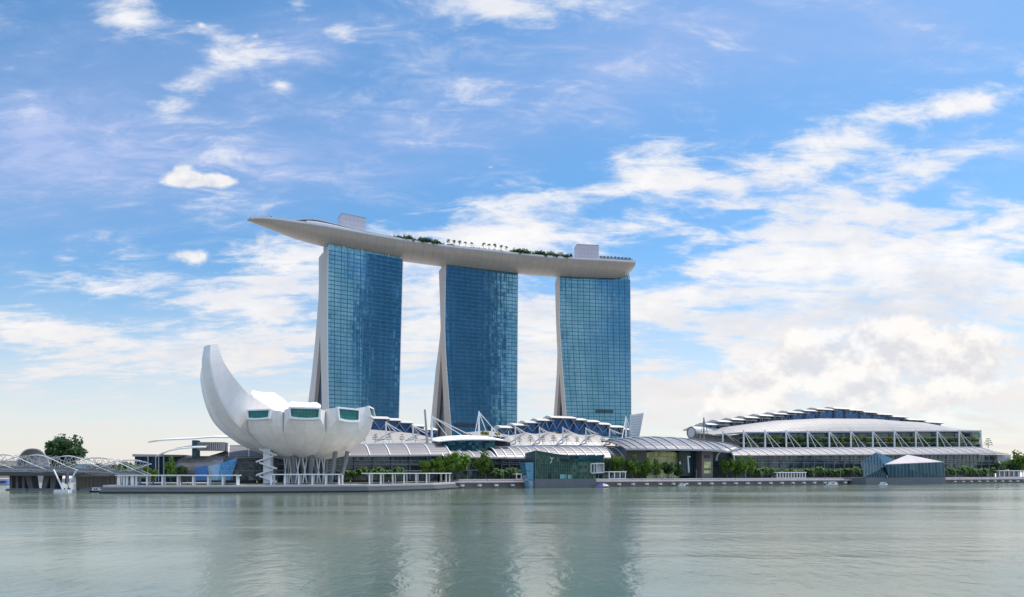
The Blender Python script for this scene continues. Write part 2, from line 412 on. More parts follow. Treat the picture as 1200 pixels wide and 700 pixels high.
MT['canopy'] = glassmat('louvred_canopy', (.18, .162, .16), line=(.10, .092, .092), lw=(.0, .30), major=(0, 0), rough=.5, jitter=.004, metal=.15, var=.10)
MT['canopy2'] = glassmat('barrel_canopy_glass', (.19, .18, .175), line=(.20, .20, .21), lw=(.06, .14), major=(0, 0), rough=.25, jitter=.01, metal=.3, var=.25)
MT['blue'] = mat('blue_panel', (.02, .12, .30), .3, var=.15)
MT['bluefab'] = mat('blue_cover', (.02, .07, .34), .5, var=.15)
MT['paleblue'] = mat('pale_blue_panel', (.24, .36, .44), .25, var=.2)
MT['tan'] = mat('tan_render', (.42, .30, .24), .8, var=.12)
MT['red'] = mat('red_fabric', (.35, .04, .04), .7, var=.2)
MT['skin'] = mat('skin', (.35, .22, .16), .6)
MT['cloth'] = mat('dark_cloth', (.04, .05, .08), .8)
MT['pierwhite'] = mat('pile_cap', (.74, .73, .71), .7, var=.15)
MT['seam'] = glassmat('seamed_roof', (.28, .258, .235), line=(.18, .167, .155), lw=(.10, .05), major=(0, 0), rough=.5, jitter=.004, metal=.0, var=.14, spec=.3)
# panelled skins: faint joints by UV, streaks running down
def panelled(name, col, rough, metal, ju, jv, dark=.16, su=1., sv=1., streak=.22):
    m, t, b = pbsdf(name)
    uvn = t.new('ShaderNodeUVMap'); u, v, _ = t.sep(uvn.outputs[0])
    fu, fv = t.m('FRACT', t.m('MULTIPLY', u, su)), t.m('FRACT', t.m('MULTIPLY', v, sv))
    j = t.m('MAXIMUM', t.m('LESS_THAN', fu, ju), t.m('LESS_THAN', fv, jv))
    wn = t.new('ShaderNodeTexWhiteNoise', noise_dimensions='2D')
    t.l.new(t.v('FLOOR', t.comb(t.m('MULTIPLY', u, su), t.m('MULTIPLY', v, sv), 0.)), wn.inputs['Vector'])
    g = t.new('ShaderNodeNewGeometry')
    n = t.noise(t.mapping(g.outputs['Position'], (0, 0, 0), (0, 0, 0), (1, 1, .16)), .35, 6, .65)
    n2 = t.noise(g.outputs['Position'], .06, 4, .6)
    k = t.m('MULTIPLY', t.m('MULTIPLY_ADD', n, streak, 1 - streak / 2), t.m('MULTIPLY_ADD', j, -dark, 1.0))
    k = t.m('MULTIPLY', k, t.m('MULTIPLY_ADD', wn.outputs['Value'], .07, .965))
    k = t.m('MULTIPLY', k, t.m('MULTIPLY_ADD', n2, .2, .9))
    t.l.new(t.v('SCALE', col, scale=k), b.inputs['Base Color'])
    t.l.new(t.m('MULTIPLY_ADD', n, .2, rough - .1), b.inputs['Roughness']); b.inputs['Metallic'].default_value = metal
    return m
MT['museum'] = panelled('museum_skin', (.69, .63, .575), .45, 0., .04, .05, .13, .5, .5, .34)
MT['hull'] = panelled('hull_panel', (.36, .32, .285), .42, .12, .04, .06, .20, 1., 1., .14)
# water
m, t, b = pbsdf('bay_water')
g = t.new('ShaderNodeNewGeometry'); pos = g.outputs['Position']
calm = t.ss(t.noise(t.mapping(pos, (0, 0, 0), (0, 0, R(8)), (.006, .028, 1)), 1.0, 4, .6, .4), .38, .66)
w1 = t.noise(t.mapping(pos, (0, 0, 0), (0, 0, R(10)), (.62, .34, 1)), 1.0, 3, .55, .5)
w2 = t.noise(t.mapping(pos, (0, 0, 0), (0, 0, R(-14)), (.10, .22, 1)), 1.0, 4, .55, .3)
w3 = t.noise(t.mapping(pos, (0, 0, 0), (0, 0, R(20)), (.9, 2.6, 1)), 1.0, 4, .7, .5)
h = t.m('ADD', t.m('MULTIPLY', w1, t.m('MULTIPLY_ADD', calm, 1.25, .40)), t.m('MULTIPLY', w2, t.m('MULTIPLY_ADD', t.ss(t.noise(t.mapping(pos, (40, 9.6, 0), (0, 0, R(3)), (.005, .035, 1)), 1.0, 3, .55, .3), .50, .66), 1.6, .12)))
h = t.m('ADD', h, t.m('MULTIPLY', w3, t.m('MULTIPLY_ADD', calm, .16, .05)))
bn = t.new('ShaderNodeBump'); bn.inputs['Strength'].default_value = 1.0; bn.inputs['Distance'].default_value = .10
t.l.new(h, bn.inputs['Height']); t.l.new(bn.outputs[0], b.inputs['Normal'])
t.l.new(t.mix(t.noise(pos, .012, 3, .5), (.068, .090, .058), (.084, .106, .070)), b.inputs['Base Color'])
t.l.new(t.m('MULTIPLY_ADD', calm, .08, .12), b.inputs['Roughness']); b.inputs['IOR'].default_value = 2.05
MT['water'] = m
# ------------------------------------------------------------------ setting
G0 = 3.0       # land level
mb = MB(); mb.grid(lambda u, v: Vector((-9000 + 18000 * u, -2500 + 14500 * v, 0)), 2, 2)
mb.has_uv = False; mb.uv = [None] * len(mb.f)
struct(mb.build('water', MT['water']))
land = [(-9000, 640), (-330, 560), (-262, 470), (-214, 380), (-176, 300), (-158, 252), (-121, 250.5), (-60, 269), (-38, 300), (-30.2, 328.4),
        (430, 521.5), (900, 720), (9000, 2600), (9000, 11800), (-9000, 11800)]
mb = MB(); mb.prism([(x, y, -2) for x, y in land], (0, 0, 2 + G0 - .15))
struct(mb.build('ground', MT['conc']))

# ------------------------------------------------------------------ hotel towers
def tower(theta, YL, rows, right, label, cols=24):
    """rows: (py, rear left px, gap left px|None, gap right px|None, glass left px); right: [(py, px)]"""
    ct, st = math.cos(R(theta)), math.sin(R(theta))
    tv, nv = Vector((ct, st, 0)), Vector((-st, ct, 0))
    def lerp(tab, y, i):
        if y <= tab[0][0]: return tab[0][i]
        for a, b_ in zip(tab, tab[1:]):
            if y <= b_[0]:
                f = (y - a[0]) / (b_[0] - a[0]); return a[i] + (b_[i] - a[i]) * f
        return tab[-1][i]
    def back_s(G, px): k = (px - 600) / F; return (G.x - k * G.y) / (st + k * ct)
    def along_s(G, px): k = (px - 600) / F; return (k * G.y - G.x) / (ct - k * st)
    ytop, ybot = rows[0][0], 562.0
    N = 28
    pr = []
    for i in range(N + 1):
        py = ytop + (ybot - ytop) * i / N
        G = P3(lerp(rows, py, 4), py, YL)
        rear = back_s(G, lerp(rows, py, 1))
        gapped = all(r[2] is not None for r in rows if r[0] >= py) and py >= min(r[0] for r in rows if r[2] is not None)
        g1 = back_s(G, lerp([r for r in rows if r[2] is not None], py, 2)) if gapped else None
        g2 = back_s(G, lerp([r for r in rows if r[2] is not None], py, 3)) if gapped else None
        L = along_s(G, lerp(right, py, 1))
        pr.append((G, rear, g1, g2, L))
    base = pr[-1][0] + tv * pr[-1][4] * .5; base.z = G0
    root = thing('hotel_tower', label, 'tower', base, 'three curved glass hotel towers')
    # the upright front leg and the splayed rear leg, each a solid running the length of the tower
    fr, rr, gap = MB(), MB(), MB()
    fr_r, rr_r, gp_r = [], [], []
    for (G, rear, g1, g2, L) in pr:
        if g1 is None: f2, r1 = rear * .55, rear * .55
        else: f2, r1 = g2, g1
        e = .35
        fr_r.append([G + nv * e, G + tv * L + nv * e, G + tv * L + nv * f2, G + nv * f2])
        rr_r.append([G + nv * r1, G + tv * L + nv * r1, G + tv * L + nv * rear, G + nv * rear])
        if g1 is not None: gp_r.append([G + nv * (f2 - .3) + tv * 3.0, G + tv * (L - 3.0) + nv * (f2 - .3), G + tv * (L - 3.0) + nv * (r1 + .3), G + nv * (r1 + .3) + tv * 3.0])
    fr.loft(fr_r); rr.loft(rr_r)
    fr.build('front_leg', MT['endwall'], root); rr.build('rear_leg', MT['endwall'], root)
    # glazed atrium between the legs
    gap.loft(gp_r)
    gap.has_uv = True; uvs = []
    for fa in gap.f:
        uvs.append([(gap.v[j].x * .35, gap.v[j].z / 3.4) for j in fa])
    gap.uv = uvs
    gap.build('atrium_glass', MT['glass_side'], root)
    # curtain wall
    def at(v):
        f = (1 - v) * N; i = min(int(f), N - 1); f -= i
        a, b_ = pr[i], pr[i + 1]
        return a[0].lerp(b_[0], f), a[4] + (b_[4] - a[4]) * f
    def fac(u, v):
        G, L = at(v); return G + tv * (L * u) - nv * (.05 + .15 * math.sin(math.pi * u))
    mb = MB(); mb.grid(fac, cols, 55); mb.build('curtain_wall', MT['glass_tower'], root)
    # right edge return and left fin
    for u0 in (0.0, 1.0):
        fin = MB()
        for i in range(N):
            a, b_ = pr[i], pr[i + 1]
            o = -.15 if u0 == 0 else -.25
            pa, pb = a[0] + tv * (a[4] * u0 + o), b_[0] + tv * (b_[4] * u0 + o)
            fin.loft([[pa - nv * .5, pa + tv * .4 - nv * .5, pa + tv * .4 + nv * .4, pa + nv * .4],
                      [pb - nv * .5, pb + tv * .4 - nv * .5, pb + tv * .4 + nv * .4, pb + nv * .4]], cap0=i == 0, cap1=i == N - 1)
        fin.build('edge_fin', MT['offwhite'], root)
    # plant-floor louvres
    for (v0, u0, u1) in LOUV.get(label, ()):
        lv = MB()
        for q in range(3):
            G, L = at(v0 + q * .006)
            a = G + tv * (L * u0) - nv * 1.15; lv.obox(a, tv * (L * (u1 - u0)), nv * .5, UP * .75)
        lv.build('plant_floor_louvre', MT['dark'], root)
    # recessed glazed crown and the props under the sky park
    G, L = pr[0][0], pr[0][4]
    cr = MB()
    cr.grid(lambda u, v: G + tv * (L * (.0 + u)) + nv * (1.2) + UP * (v * 4.6), 24, 1)
    for (u0, u1) in ((0, 0), (1, 1)):
        cr.grid(lambda u, v: G + tv * (L * u0) + nv * (1.2 + 14 * u) + UP * (v * 4.6), 6, 1)
    cr.build('crown_glass', MT['glass_crown'], root)
    pb = MB()
    for q in (.30, .47): pb.obox(G + tv * (L * q) + nv * .9 + UP * 4.0, tv * (L * .13), nv * 1.0, UP * 1.6)
    pb.build('parapet_panel', MT['white'], root)
    for q in (.20, .44, .80, .975):
        p = MB(); a = G + tv * (L * q) + nv * .6
        p.tube([a + UP * .3, a + UP * 8.5 + tv * 1.2 + nv * 1.0], .62, 6); p.build('prop', MT['white'], root)
    return root, pr, tv, nv
T_LAB = ['nearest hotel tower with the widest rear leg, under the pointed end of the rooftop deck',
         'middle hotel tower, dark blue glass, between the other two towers',
         'hotel tower furthest right, under the blunt end of the rooftop deck']
LOUV = {T_LAB[0]: ((.22, .02, .16),), T_LAB[1]: ((.245, .05, .36), (.235, .55, .97)), T_LAB[2]: ((.33, .45, .72), (.215, .05, .25), (.215, .55, .85))}
tw1 = tower(30, 520, [(289, 373.5, None, None, 384.5), (333, 373.6, None, None, 384.1), (381, 370, None, None, 383.9), (386, 369.6, 374.9, 375.0, 383.9),
                      (433, 364.8, 371.0, 376.2, 384.2), (478, 359, 367, 377.4, 384.8), (562, 347.5, 358, 379.5, 386.5)],
            [(289, 472), (490, 467.3), (562, 466.5)], T_LAB[0])
tw2 = tower(21, 570, [(308.5, 514.2, None, None, 522.3), (345, 515.4, None, None, 521.6), (383, 516.4, None, None, 521.2), (405, 513.6, None, None, 521.8), (412, 512.6, 516.7, 516.9, 522.2),
                      (427, 510.4, 515.4, 517.8, 523.0), (501, 503.5, 510, 521, 528.4), (562, 497.5, 505, 524.5, 533)],
            [(308.5, 606.8), (500, 605.8), (562, 605.6)], T_LAB[1])
tw3 = tower(9, 604, [(324, 650.3, None, None, 655.5), (380, 651.8, None, None, 655.8), (409, 653.2, None, None, 657.6), (430, 652.6, None, None, 659), (436, 652.2, 655.4, 655.6, 659.4),
                     (487, 648.4, 652.4, 659.2, 663.6), (562, 642.5, 648, 664.5, 669.5)],
            [(324, 738.4), (487, 739.6), (562, 740)], T_LAB[2])

# ------------------------------------------------------------------ sky park
ZR = EYE + 192.0
rim_px = [(290.0, 257.8), (301, 257.2), (313, 257.6), (330, 259.4), (346.7, 261.9), (365, 264.3), (383, 267.0), (405, 271.0), (430, 275.6), (473, 283.0), (520, 290.0), (550, 293.2),
          (580, 296.2), (615, 300.2), (650, 303.4), (680, 305.2), (710, 306.6), (727, 307.6), (738, 308.3), (745, 308.8)]
rim = [P3(x, y, 192.0 * F / (HY - y)) for x, y in rim_px]
for p in rim: p.z = ZR
wid = [.8, 8.5, 14.5, 21.5, 27, 31.5, 34.5, 36.5, 38, 38, 38, 38, 38, 38, 38, 38, 38, 38, 37.4, 36.5]
dep = [.4, 1.9, 3.2, 4.9, 6.3, 7.5, 8.3, 8.9, 9.2, 9.2, 9.2, 9.2, 9.2, 9.2, 9.2, 9.2, 9.0, 8.6, 7.4, 3.4]
def heading(i):
    # smooth heading of the deck from the tip (26 deg) to the blunt end (8 deg)
    f = i / (len(rim) - 1); return R(27 - 19 * f)
def rimpt(t, off, z):
    i = min(int(t), len(rim) - 2); f = t - i
    p = rim[i].lerp(rim[i + 1], f); hd = heading(i) * (1 - f) + heading(i + 1) * f
    q = p + Vector((-math.sin(hd), math.cos(hd), 0)) * off; q.z = z; return q
def deckpx(px, off, z):
    lo, hi = 0.0, len(rim) - 1.001
    for _ in range(40):
        mid = (lo + hi) / 2; q = rimpt(mid, off, z)
        if q.x / q.y * F + 600 < px: lo = mid
        else: hi = mid
    return rimpt((lo + hi) / 2, off, z)
sp_base = rimpt(10, 19, ZR)
sp = thing('sky_park', 'long boat-shaped rooftop deck lying across all three hotel towers', 'rooftop deck', sp_base)
hull = MB(); rings = []
NS = 4
for i in range((len(rim) - 1) * NS + 1):
    t = i / NS; k = min(int(t), len(rim) - 2); f = t - k
    W = wid[k] + (wid[k + 1] - wid[k]) * f; D = dep[k] + (dep[k + 1] - dep[k]) * f
    ring = []
    for j in range(17):
        a = j / 16
        ring.append(rimpt(t, W * a, ZR - D * (math.sin(math.pi * a) ** .62 if 0 < a < 1 else 0)))
    ring.append(rimpt(t, W, ZR + .9)); ring.append(rimpt(t, 0, ZR + .9))
    rings.append(ring)
hull.loft(rings, uv=True); hull.build('hull', MT['hull'], sp, smooth=True)
def widat(t):
    k = min(int(t), len(rim) - 2); f = t - k; return wid[k] + (wid[k + 1] - wid[k]) * f
lip = MB(); lr = []
for i in range(2, (len(rim) - 1) * NS + 1):
    t = i / NS
    lr.append([rimpt(t, .25, ZR + .85), rimpt(t, .75, ZR + .85), rimpt(t, .75, ZR + 2.5), rimpt(t, .25, ZR + 2.5)])
lip.loft(lr); lip.build('parapet', MT['offwhite'], sp, smooth=False)
lip = MB(); lr = []
for i in range(2, (len(rim) - 1) * NS + 1):
    t = i / NS; Wt = widat(t) - .9
    lr.append([rimpt(t, Wt, ZR + .85), rimpt(t, Wt + .4, ZR + .85), rimpt(t, Wt + .4, ZR + 2.3), rimpt(t, Wt, ZR + 2.3)])
lip.loft(lr); lip.build('parapet', MT['offwhite'], sp)
# long low restaurant with a flat curved roof
def tpx(px, off, z):
    q = deckpx(px, off, z); lo, hi = 0.0, len(rim) - 1.001
    for _ in range(40):
        mid = (lo + hi) / 2; r_ = rimpt(mid, off, z)
        if r_.x / r_.y * F + 600 < px: lo = mid
        else: hi = mid
    return lo
t0, t1 = tpx(335, 9, ZR + 6), tpx(476, 9, ZR + 4)
rf, gl, scr = MB(), MB(), MB(); a1, a2, a3 = [], [], []
for i in range(31):
    f = i / 30; t = t0 + (t1 - t0) * f
    hgt = 2.6 + 5.0 * math.sin(min(1, f * 2.4) * math.pi / 2) ** .8 - 3.4 * max(0, f - .35) / .65
    Wm = min(26, widat(t) * .72)
    a1.append([rimpt(t, 7, ZR + hgt), rimpt(t, Wm, ZR + hgt + .9), rimpt(t, Wm, ZR + hgt + 1.5), rimpt(t, 7, ZR + hgt + .7)])
    if .06 < f < .98:
        a2.append([rimpt(t, 8.6, ZR + .9), rimpt(t, Wm - 1, ZR + .9), rimpt(t, Wm - 1, ZR + hgt), rimpt(t, 8.6, ZR + hgt)])
    if .22 < f < .99:
        a3.append([rimpt(t, 2.2, ZR + .9), rimpt(t, 2.6, ZR + .9), rimpt(t, 3.6, ZR + .9 + (hgt - .9) * .62), rimpt(t, 3.2, ZR + .9 + (hgt - .9) * .62)])
rf.loft(a1); gl.loft(a2); scr.loft(a3)
rf.build('restaurant_roof', MT['offwhite'], sp); gl.build('restaurant_glazing', MT['midgrey'], sp); scr.build('wind_screen', MT['steel'], sp)
def liftbox(pxa, pxb, ytop, off, dp):
    a, b_ = deckpx(pxa, off, ZR), deckpx(pxb, off, ZR)
    zt = EYE + (HY - ytop) * (a.y + b_.y) / 2 / F
    d = (b_ - a); n = Vector((-d.y, d.x, 0)).normalized() * dp
    mb = MB(); mb.obox(a + UP * .5, d, n, UP * (zt - ZR - .5))
    o = mb.build('lift_core', MT['violet'], sp)
    jt = MB()
    for q in range(1, 6):
        jt.obox(a + d * (q / 6) - d.normalized() * .06 - n.normalized() * .04 + UP * 2, d.normalized() * .12, n.normalized() * .03, UP * (zt - ZR - 2.4))
    for q in range(1, 5):
        jt.obox(a - n.normalized() * .05 + UP * (zt - ZR) * q / 5, d, n.normalized() * .03, UP * .12)
    jt.build('cladding_joint', MT['grey'], o)
    cp = MB(); cp.obox(a - d.normalized() * .25 - n.normalized() * .25 + UP * (zt - ZR), d + d.normalized() * .5, n + n.normalized() * .5, UP * .35); cp.build('coping', MT['grey'], o)
    return a, d, n, zt
a, d, n, zt = liftbox(400.5, 428.8, 253.2, 15, 13)
mb = MB(); mb.obox(a + d * .45 + n * .4 + UP * (zt - ZR + .3), d * .1, n * .2, UP * 1.0); mb.tube([a + d * .6 + n * .5 + UP * (zt - ZR), a + d * .6 + n * .5 + UP * (zt - ZR + 3.5)], .12)
mb.build('roof_plant', MT['dark'], sp)
liftbox(676.5, 701.8, 287.2, 17, 12)
# low terrace block at the blunt end
a, b_ = deckpx(703.5, 5, ZR), deckpx(741, 5, ZR); d = b_ - a; n = Vector((-d.y, d.x, 0)).normalized()
mb = MB(); mb.obox(a + UP * .8, d, n * 22, UP * 3.6); mb.build('terrace_block', MT['offwhite'], sp)
mb = MB(); mb.obox(a - n * .9 - d * .01 + UP * 4.45, d * 1.02, n * 24, UP * .5); mb.build('terrace_roof', MT['grey'], sp)
for q in range(15):
    mb = MB(); mb.obox(a - n * .06 + d * ((q + .25) / 15) + UP * 1.6, d * (.5 / 15), n * .05, UP * 2.0)
    mb.build('terrace_window', MT['dark'], sp)
mb = MB()
for q in range(20):
    p = a + d * (q / 19) - n * .5 + UP * 4.9; mb.bar(p, p + UP * 1.3, .07)
mb.bar(a - n * .5 + UP * 6.2, a + d - n * .5 + UP * 6.2, .08); mb.build('terrace_railing', MT['grey'], sp)
a, b_ = deckpx(655, 6, ZR), deckpx(676, 6, ZR); d = b_ - a
mb = MB(); mb.obox(a + UP * .8, d, Vector((-d.y, d.x, 0)).normalized() * 14, UP * 2.6); mb.build('terrace_block', MT['cream'], sp)
# mast on the viewing deck
p = deckpx(315, 7, ZR)
mb = MB(); mb.tube([p + UP * .8, p + UP * 6.6], .14); mb.bar(p + UP * 4.7 - Vector((2, .5, 0)), p + UP * 4.7 + Vector((2, .5, 0)), .12)
for q in (-1.9, 1.9): mb.obox(p + Vector((q - .5, -.3, 4.3)), (1.0, 0, 0), (0, .6, 0), UP * .9)
mb.build('mast', MT['dark'], sp)

# ------------------------------------------------------------------ lotus museum
MC = Vector((-96.0, 300.0, 0))
mus_label = 'white lotus-shaped museum with tapering upturned petals beside the water'
mus = thing('lotus_museum', mus_label, 'museum', (MC.x, MC.y, G0))
def curve(tab, t):
    """Catmull-Rom through (r,z) pairs"""
    n = len(tab) - 1; x = t * n; i = min(int(x), n - 1); f = x - i
    p1, p2 = Vector(tab[i]), Vector(tab[i + 1])
    p0 = Vector(tab[i - 1]) if i > 0 else p1 * 2 - p2
    p3 = Vector(tab[i + 2]) if i + 2 <= n else p2 * 2 - p1
    return .5 * ((2 * p1) + (-p0 + p2) * f + (2 * p0 - 5 * p1 + 4 * p2 - p3) * f * f + (-p0 + 3 * p1 - 3 * p2 + p3) * f ** 3)
def petal(phi, under, top, wmax, wtip, window=True, t_n=.76):
    cp, spn = math.cos(R(phi)), math.sin(R(phi))
    e, q = Vector((cp, spn, 0)), Vector((-spn, cp, 0))
    NT_ = 34; rings = []
    def width(r, t):
        wv = min(max(r, 1) * math.tan(R(18)), wmax)
        if t > t_n: wv = wv + (min(wv, wtip) - wv) * ((t - t_n) / (1 - t_n)) ** 1.15
        return wv
    for i in range(NT_ + 1):
        t = i / NT_
        u = curve(under, t); tp = curve(top, t)
        du = (curve(under, min(1, t + .02)) - curve(under, max(0, t - .02))).normalized()
        nrm = Vector((du.y, -du.x))             # outward and down
        wv = width(u.x, t); wt = width(min(tp.x, u.x), t) * .985
        ring = []
        for j in range(9):
            a = -1 + 2 * j / 8
            bulge = .20 * wv * (1 - a * a)
            rr = u.x + nrm.x * bulge; z = u.y + nrm.y * bulge
            ring.append(MC + e * rr + q * (wv * a) + UP * z)
        for j in range(5):
            a = 1 - 2 * j / 4
            ring.append(MC + e * tp.x + q * (wt * a) + UP * (tp.y - .06 * wt * (1 - a * a)))
        rings.append(ring)
    mb = MB(); mb.loft(rings, cap0=True, cap1=True, uv=True)
    o = mb.build('petal', MT['museum'], mus, smooth=True)
    if window:
        # tip face: frame proud of the skin and the glass inside it
        ub, tb = curve(under, 1), curve(top, 1)
        wv = width(ub.x, 1)
        B0, T0 = MC + e * ub.x + UP * ub.y, MC + e * tp.x + UP * tp.y
        upv = (T0 - B0); nr = q.cross(upv).normalized()
        if nr.dot(e) < 0: nr = -nr
        def pt(a, h, o_): return B0 + upv * h + q * (wv * a * (.93 + .05 * h)) + nr * o_
        drop = lambda a: -.03 * (1 - a * a)
        fr = MB()
        outer = [pt(a, .0 + drop(a) * 3, .0) for a in (-1, -.5, 0, .5, 1)] + [pt(1.02, 1.06, 0), pt(-1.02, 1.06, 0)]
        inner = [pt(a * .88, .18 + drop(a) * 3, .0) for a in (-1, -.5, 0, .5, 1)] + [pt(.9, .92, 0), pt(-.9, .92, 0)]
        fr.add(outer + inner + [p + nr * 1.5 for p in outer] + [p + nr * 1.5 for p in inner],
               [(14 + i, 14 + (i + 1) % 7, 21 + (i + 1) % 7, 21 + i) for i in range(7)] + [(i, (i + 1) % 7, 14 + (i + 1) % 7, 14 + i) for i in range(7)]
               + [(7 + (i + 1) % 7, 7 + i, 21 + i, 21 + (i + 1) % 7) for i in range(7)])
        w_ = fr.build('window_frame', MT['white'], o)
        gmb = MB()
        gmb.grid(lambda u_, v_: pt(-.9 + 1.8 * u_, .14 + .80 * v_ - .09 * (1 - (2 * u_ - 1) ** 2) * (1 - v_), .95), 8, 3)
        gmb.build('window_glass', MT['glass_museum'], o)
    return o
bowl = [(3, 14), (9, 14.7), (16.5, 17.2), (22.5, 21.2), (27.2, 25.8), (30.2, 30.2)]
def topf(H, r1): return [(2, 32), (9, 32.6), (15, 33.2 + (H - 34) * .25), (21, 33.6 + (H - 34) * .5), (r1 - 3, H - .3 - (H - 34) * .15), (r1, H)]
petal(-72, bowl, topf(34.8, 29.6), 8.6, 6.5)
petal(-108, bowl, topf(34.0, 29.8), 8.8, 6.0)
petal(-36, bowl, [(2, 32), (9, 32.6), (15, 33.4), (21, 34.2), (26.5, 35.2), (29.8, 35.7)], 8.8, 6.2)
petal(0, [(3, 14), (9, 14.7), (16.5, 17.2), (23, 21.6), (28, 27.5), (30.5, 33.2)], [(2, 32), (9, 32.8), (15, 34), (21, 35.4), (26.5, 37), (29.5, 37.8)], 8.8, 5.6)
petal(36, [(3, 14), (9, 14.7), (17, 16.6), (22, 20.4), (26.5, 25), (29, 30)], topf(34.4, 28.5), 8.5, 6)
petal(72, [(3, 14), (9, 14.7), (16.5, 17.2), (22.5, 22), (27, 28), (30, 35)], topf(38.5, 29), 8.5, 6, window=False)
petal(108, [(3, 14), (9, 14.7), (16.5, 17.2), (22.5, 23), (27.5, 31), (30.5, 40)], topf(43.8, 29), 8.5, 6, window=False)
petal(144, [(3, 14), (9, 14.7), (17, 17.2), (25, 24), (31, 33), (34.5, 44)], topf(47.8, 32.5), 8.5, 6, window=False)
petal(180, [(3, 14), (12, 15.2), (21, 18.6), (30, 23.6), (38, 30.5), (42.6, 40), (45, 50), (45.2, 55.6)],
      [(2, 32), (12, 33.6), (21, 37), (30, 41), (36.5, 45), (40, 49.5), (42.4, 54), (43.2, 56.6)], 8.6, 5.2, window=False, t_n=.6)
petal(216, [(3, 14), (10, 15.2), (20.2, 19.6), (29.0, 25.7), (35.6, 33), (40.0, 43), (41.8, 54), (41.4, 61.4)],
      [(2, 33), (9, 34.2), (16.4, 35.8), (23, 38.8), (28.9, 43.4), (33.3, 49), (36.8, 55.4), (38.6, 62.2)], 9.8, 5.8, window=False, t_n=.6)
# bowl bottom, ring beam and roof light
mb = MB()
def ring(r, z, n=40): return [MC + Vector((r * math.cos(2 * math.pi * i / n), r * math.sin(2 * math.pi * i / n), z)) for i in range(n)]
mb.loft([ring(2, 13.2), ring(9, 14.2), ring(10, 15), ring(4, 16)]); mb.build('ring_beam', MT['museum'], mus, smooth=True)
mb = MB(); mb.loft([ring(5.5, 32.2), ring(5.5, 33.4), ring(4.6, 33.8), ring(.4, 34.4)]); mb.build('roof_light', MT['glass_crown'], mus, smooth=True)
mb = MB(); mb.loft([ring(8.2, G0), ring(8.2, 14.2)])
mb.has_uv = True; mb.uv = [[(math.atan2(mb.v[j].y - MC.y, mb.v[j].x - MC.x) * 6, mb.v[j].z / 2.5) for j in fa] for fa in mb.f]
mb.build('lobby_glass', MT['glass_mall'], mus)
for (ang, r0, r1) in ((-95, 13, 11), (-60, 14, 11.5), (-28, 19, 16), (-14, 22, 18), (60, 14, 12), (120, 14, 12), (170, 18, 15), (215, 15, 13)):
    a = MC + Vector((math.cos(R(ang)) * r0, math.sin(R(ang)) * r0, 17.6)); b_ = MC + Vector((math.cos(R(ang)) * r1, math.sin(R(ang)) * r1, G0))
    mb = MB(); mb.tube([a, b_], 1.0, 10); mb.build('column', MT['midgrey'], mus, smooth=True)
# white lattice legs in front of the lobby
for i in range(7):
    a0 = -118 + i * 15.5
    for sgn in (-1, 1):
        a = MC + Vector((math.cos(R(a0 - 4.6 * sgn)) * 11.2, math.sin(R(a0 - 4.6 * sgn)) * 11.2, 14.4))
        b_ = MC + Vector((math.cos(R(a0 + 4.6 * sgn)) * 11.6, math.sin(R(a0 + 4.6 * sgn)) * 11.6, G0))
        mb = MB(); mb.tube([a, b_], .32, 6); mb.build('lattice_leg', MT['white'], mus)
# stair tower
sx = P3(311, 560, 283); sx.z = G0
st = MB(); st.obox(sx + Vector((-.4, -1.5, 0)), (3.1, 0, 0), (0, 3.4, 0), UP * 15.4); sto = st.build('stair_tower', MT['offwhite'], mus)
for k in range(5):
    z0 = G0 + .6 + k * 2.9; s_ = 1 if k % 2 else -1
    fl = MB(); p = sx + Vector((1.2, -2.4, 0)); p.z = 0
    fl.prism([p + Vector((-4.4 * s_, 0, z0)), p + Vector((3.0 * s_, 0, z0 + 2.6)), p + Vector((3.0 * s_, 0, z0 + 3.3)), p + Vector((-4.4 * s_, 0, z0 + .7))], (0, 1.3, 0))
    fl.build('stair_flight', MT['offwhite'], sto)
# ------------------------------------------------------------------ promenades and quays
mb = MB()
# museum promontory: two deck levels stepping down to the water
out = [(-158, 251), (-121, 249.6), (-60, 268), (-37, 299), (-29, 327)]
def inset(pts, k):
    res = []
    for i, p in enumerate(pts):
        a = Vector(pts[max(i - 1, 0)] + (0,)); b_ = Vector(pts[min(i + 1, len(pts) - 1)] + (0,))
        t_ = (b_ - a).normalized(); n_ = Vector((-t_.y, t_.x, 0)); res.append(Vector(p + (0,)) + n_ * k)
    return res
def strip(k0, k1, z0, z1):
    a = inset(out, k0); b_ = inset(out, k1)
    rings = [[p + UP * z0, q + UP * z0, q + UP * z1, p + UP * z1] for p, q in zip(a, b_)]
    mb.loft(rings)
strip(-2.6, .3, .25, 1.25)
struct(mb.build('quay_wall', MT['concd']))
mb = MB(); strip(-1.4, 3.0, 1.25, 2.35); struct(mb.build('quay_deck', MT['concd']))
mb = MB(); strip(-.6, 22, 2.35, G0 + .12); struct(mb.build('promenade', MT['conc']))
mb = MB(); strip(7.5, 13, G0 + .12, G0 + .55); lawn = mb.build('lawn', MT['lawn']); struct(lawn)
mb = MB(); strip(-2.72, -2.5, -.5, .62); struct(mb.build('tide_mark', MT['black']))
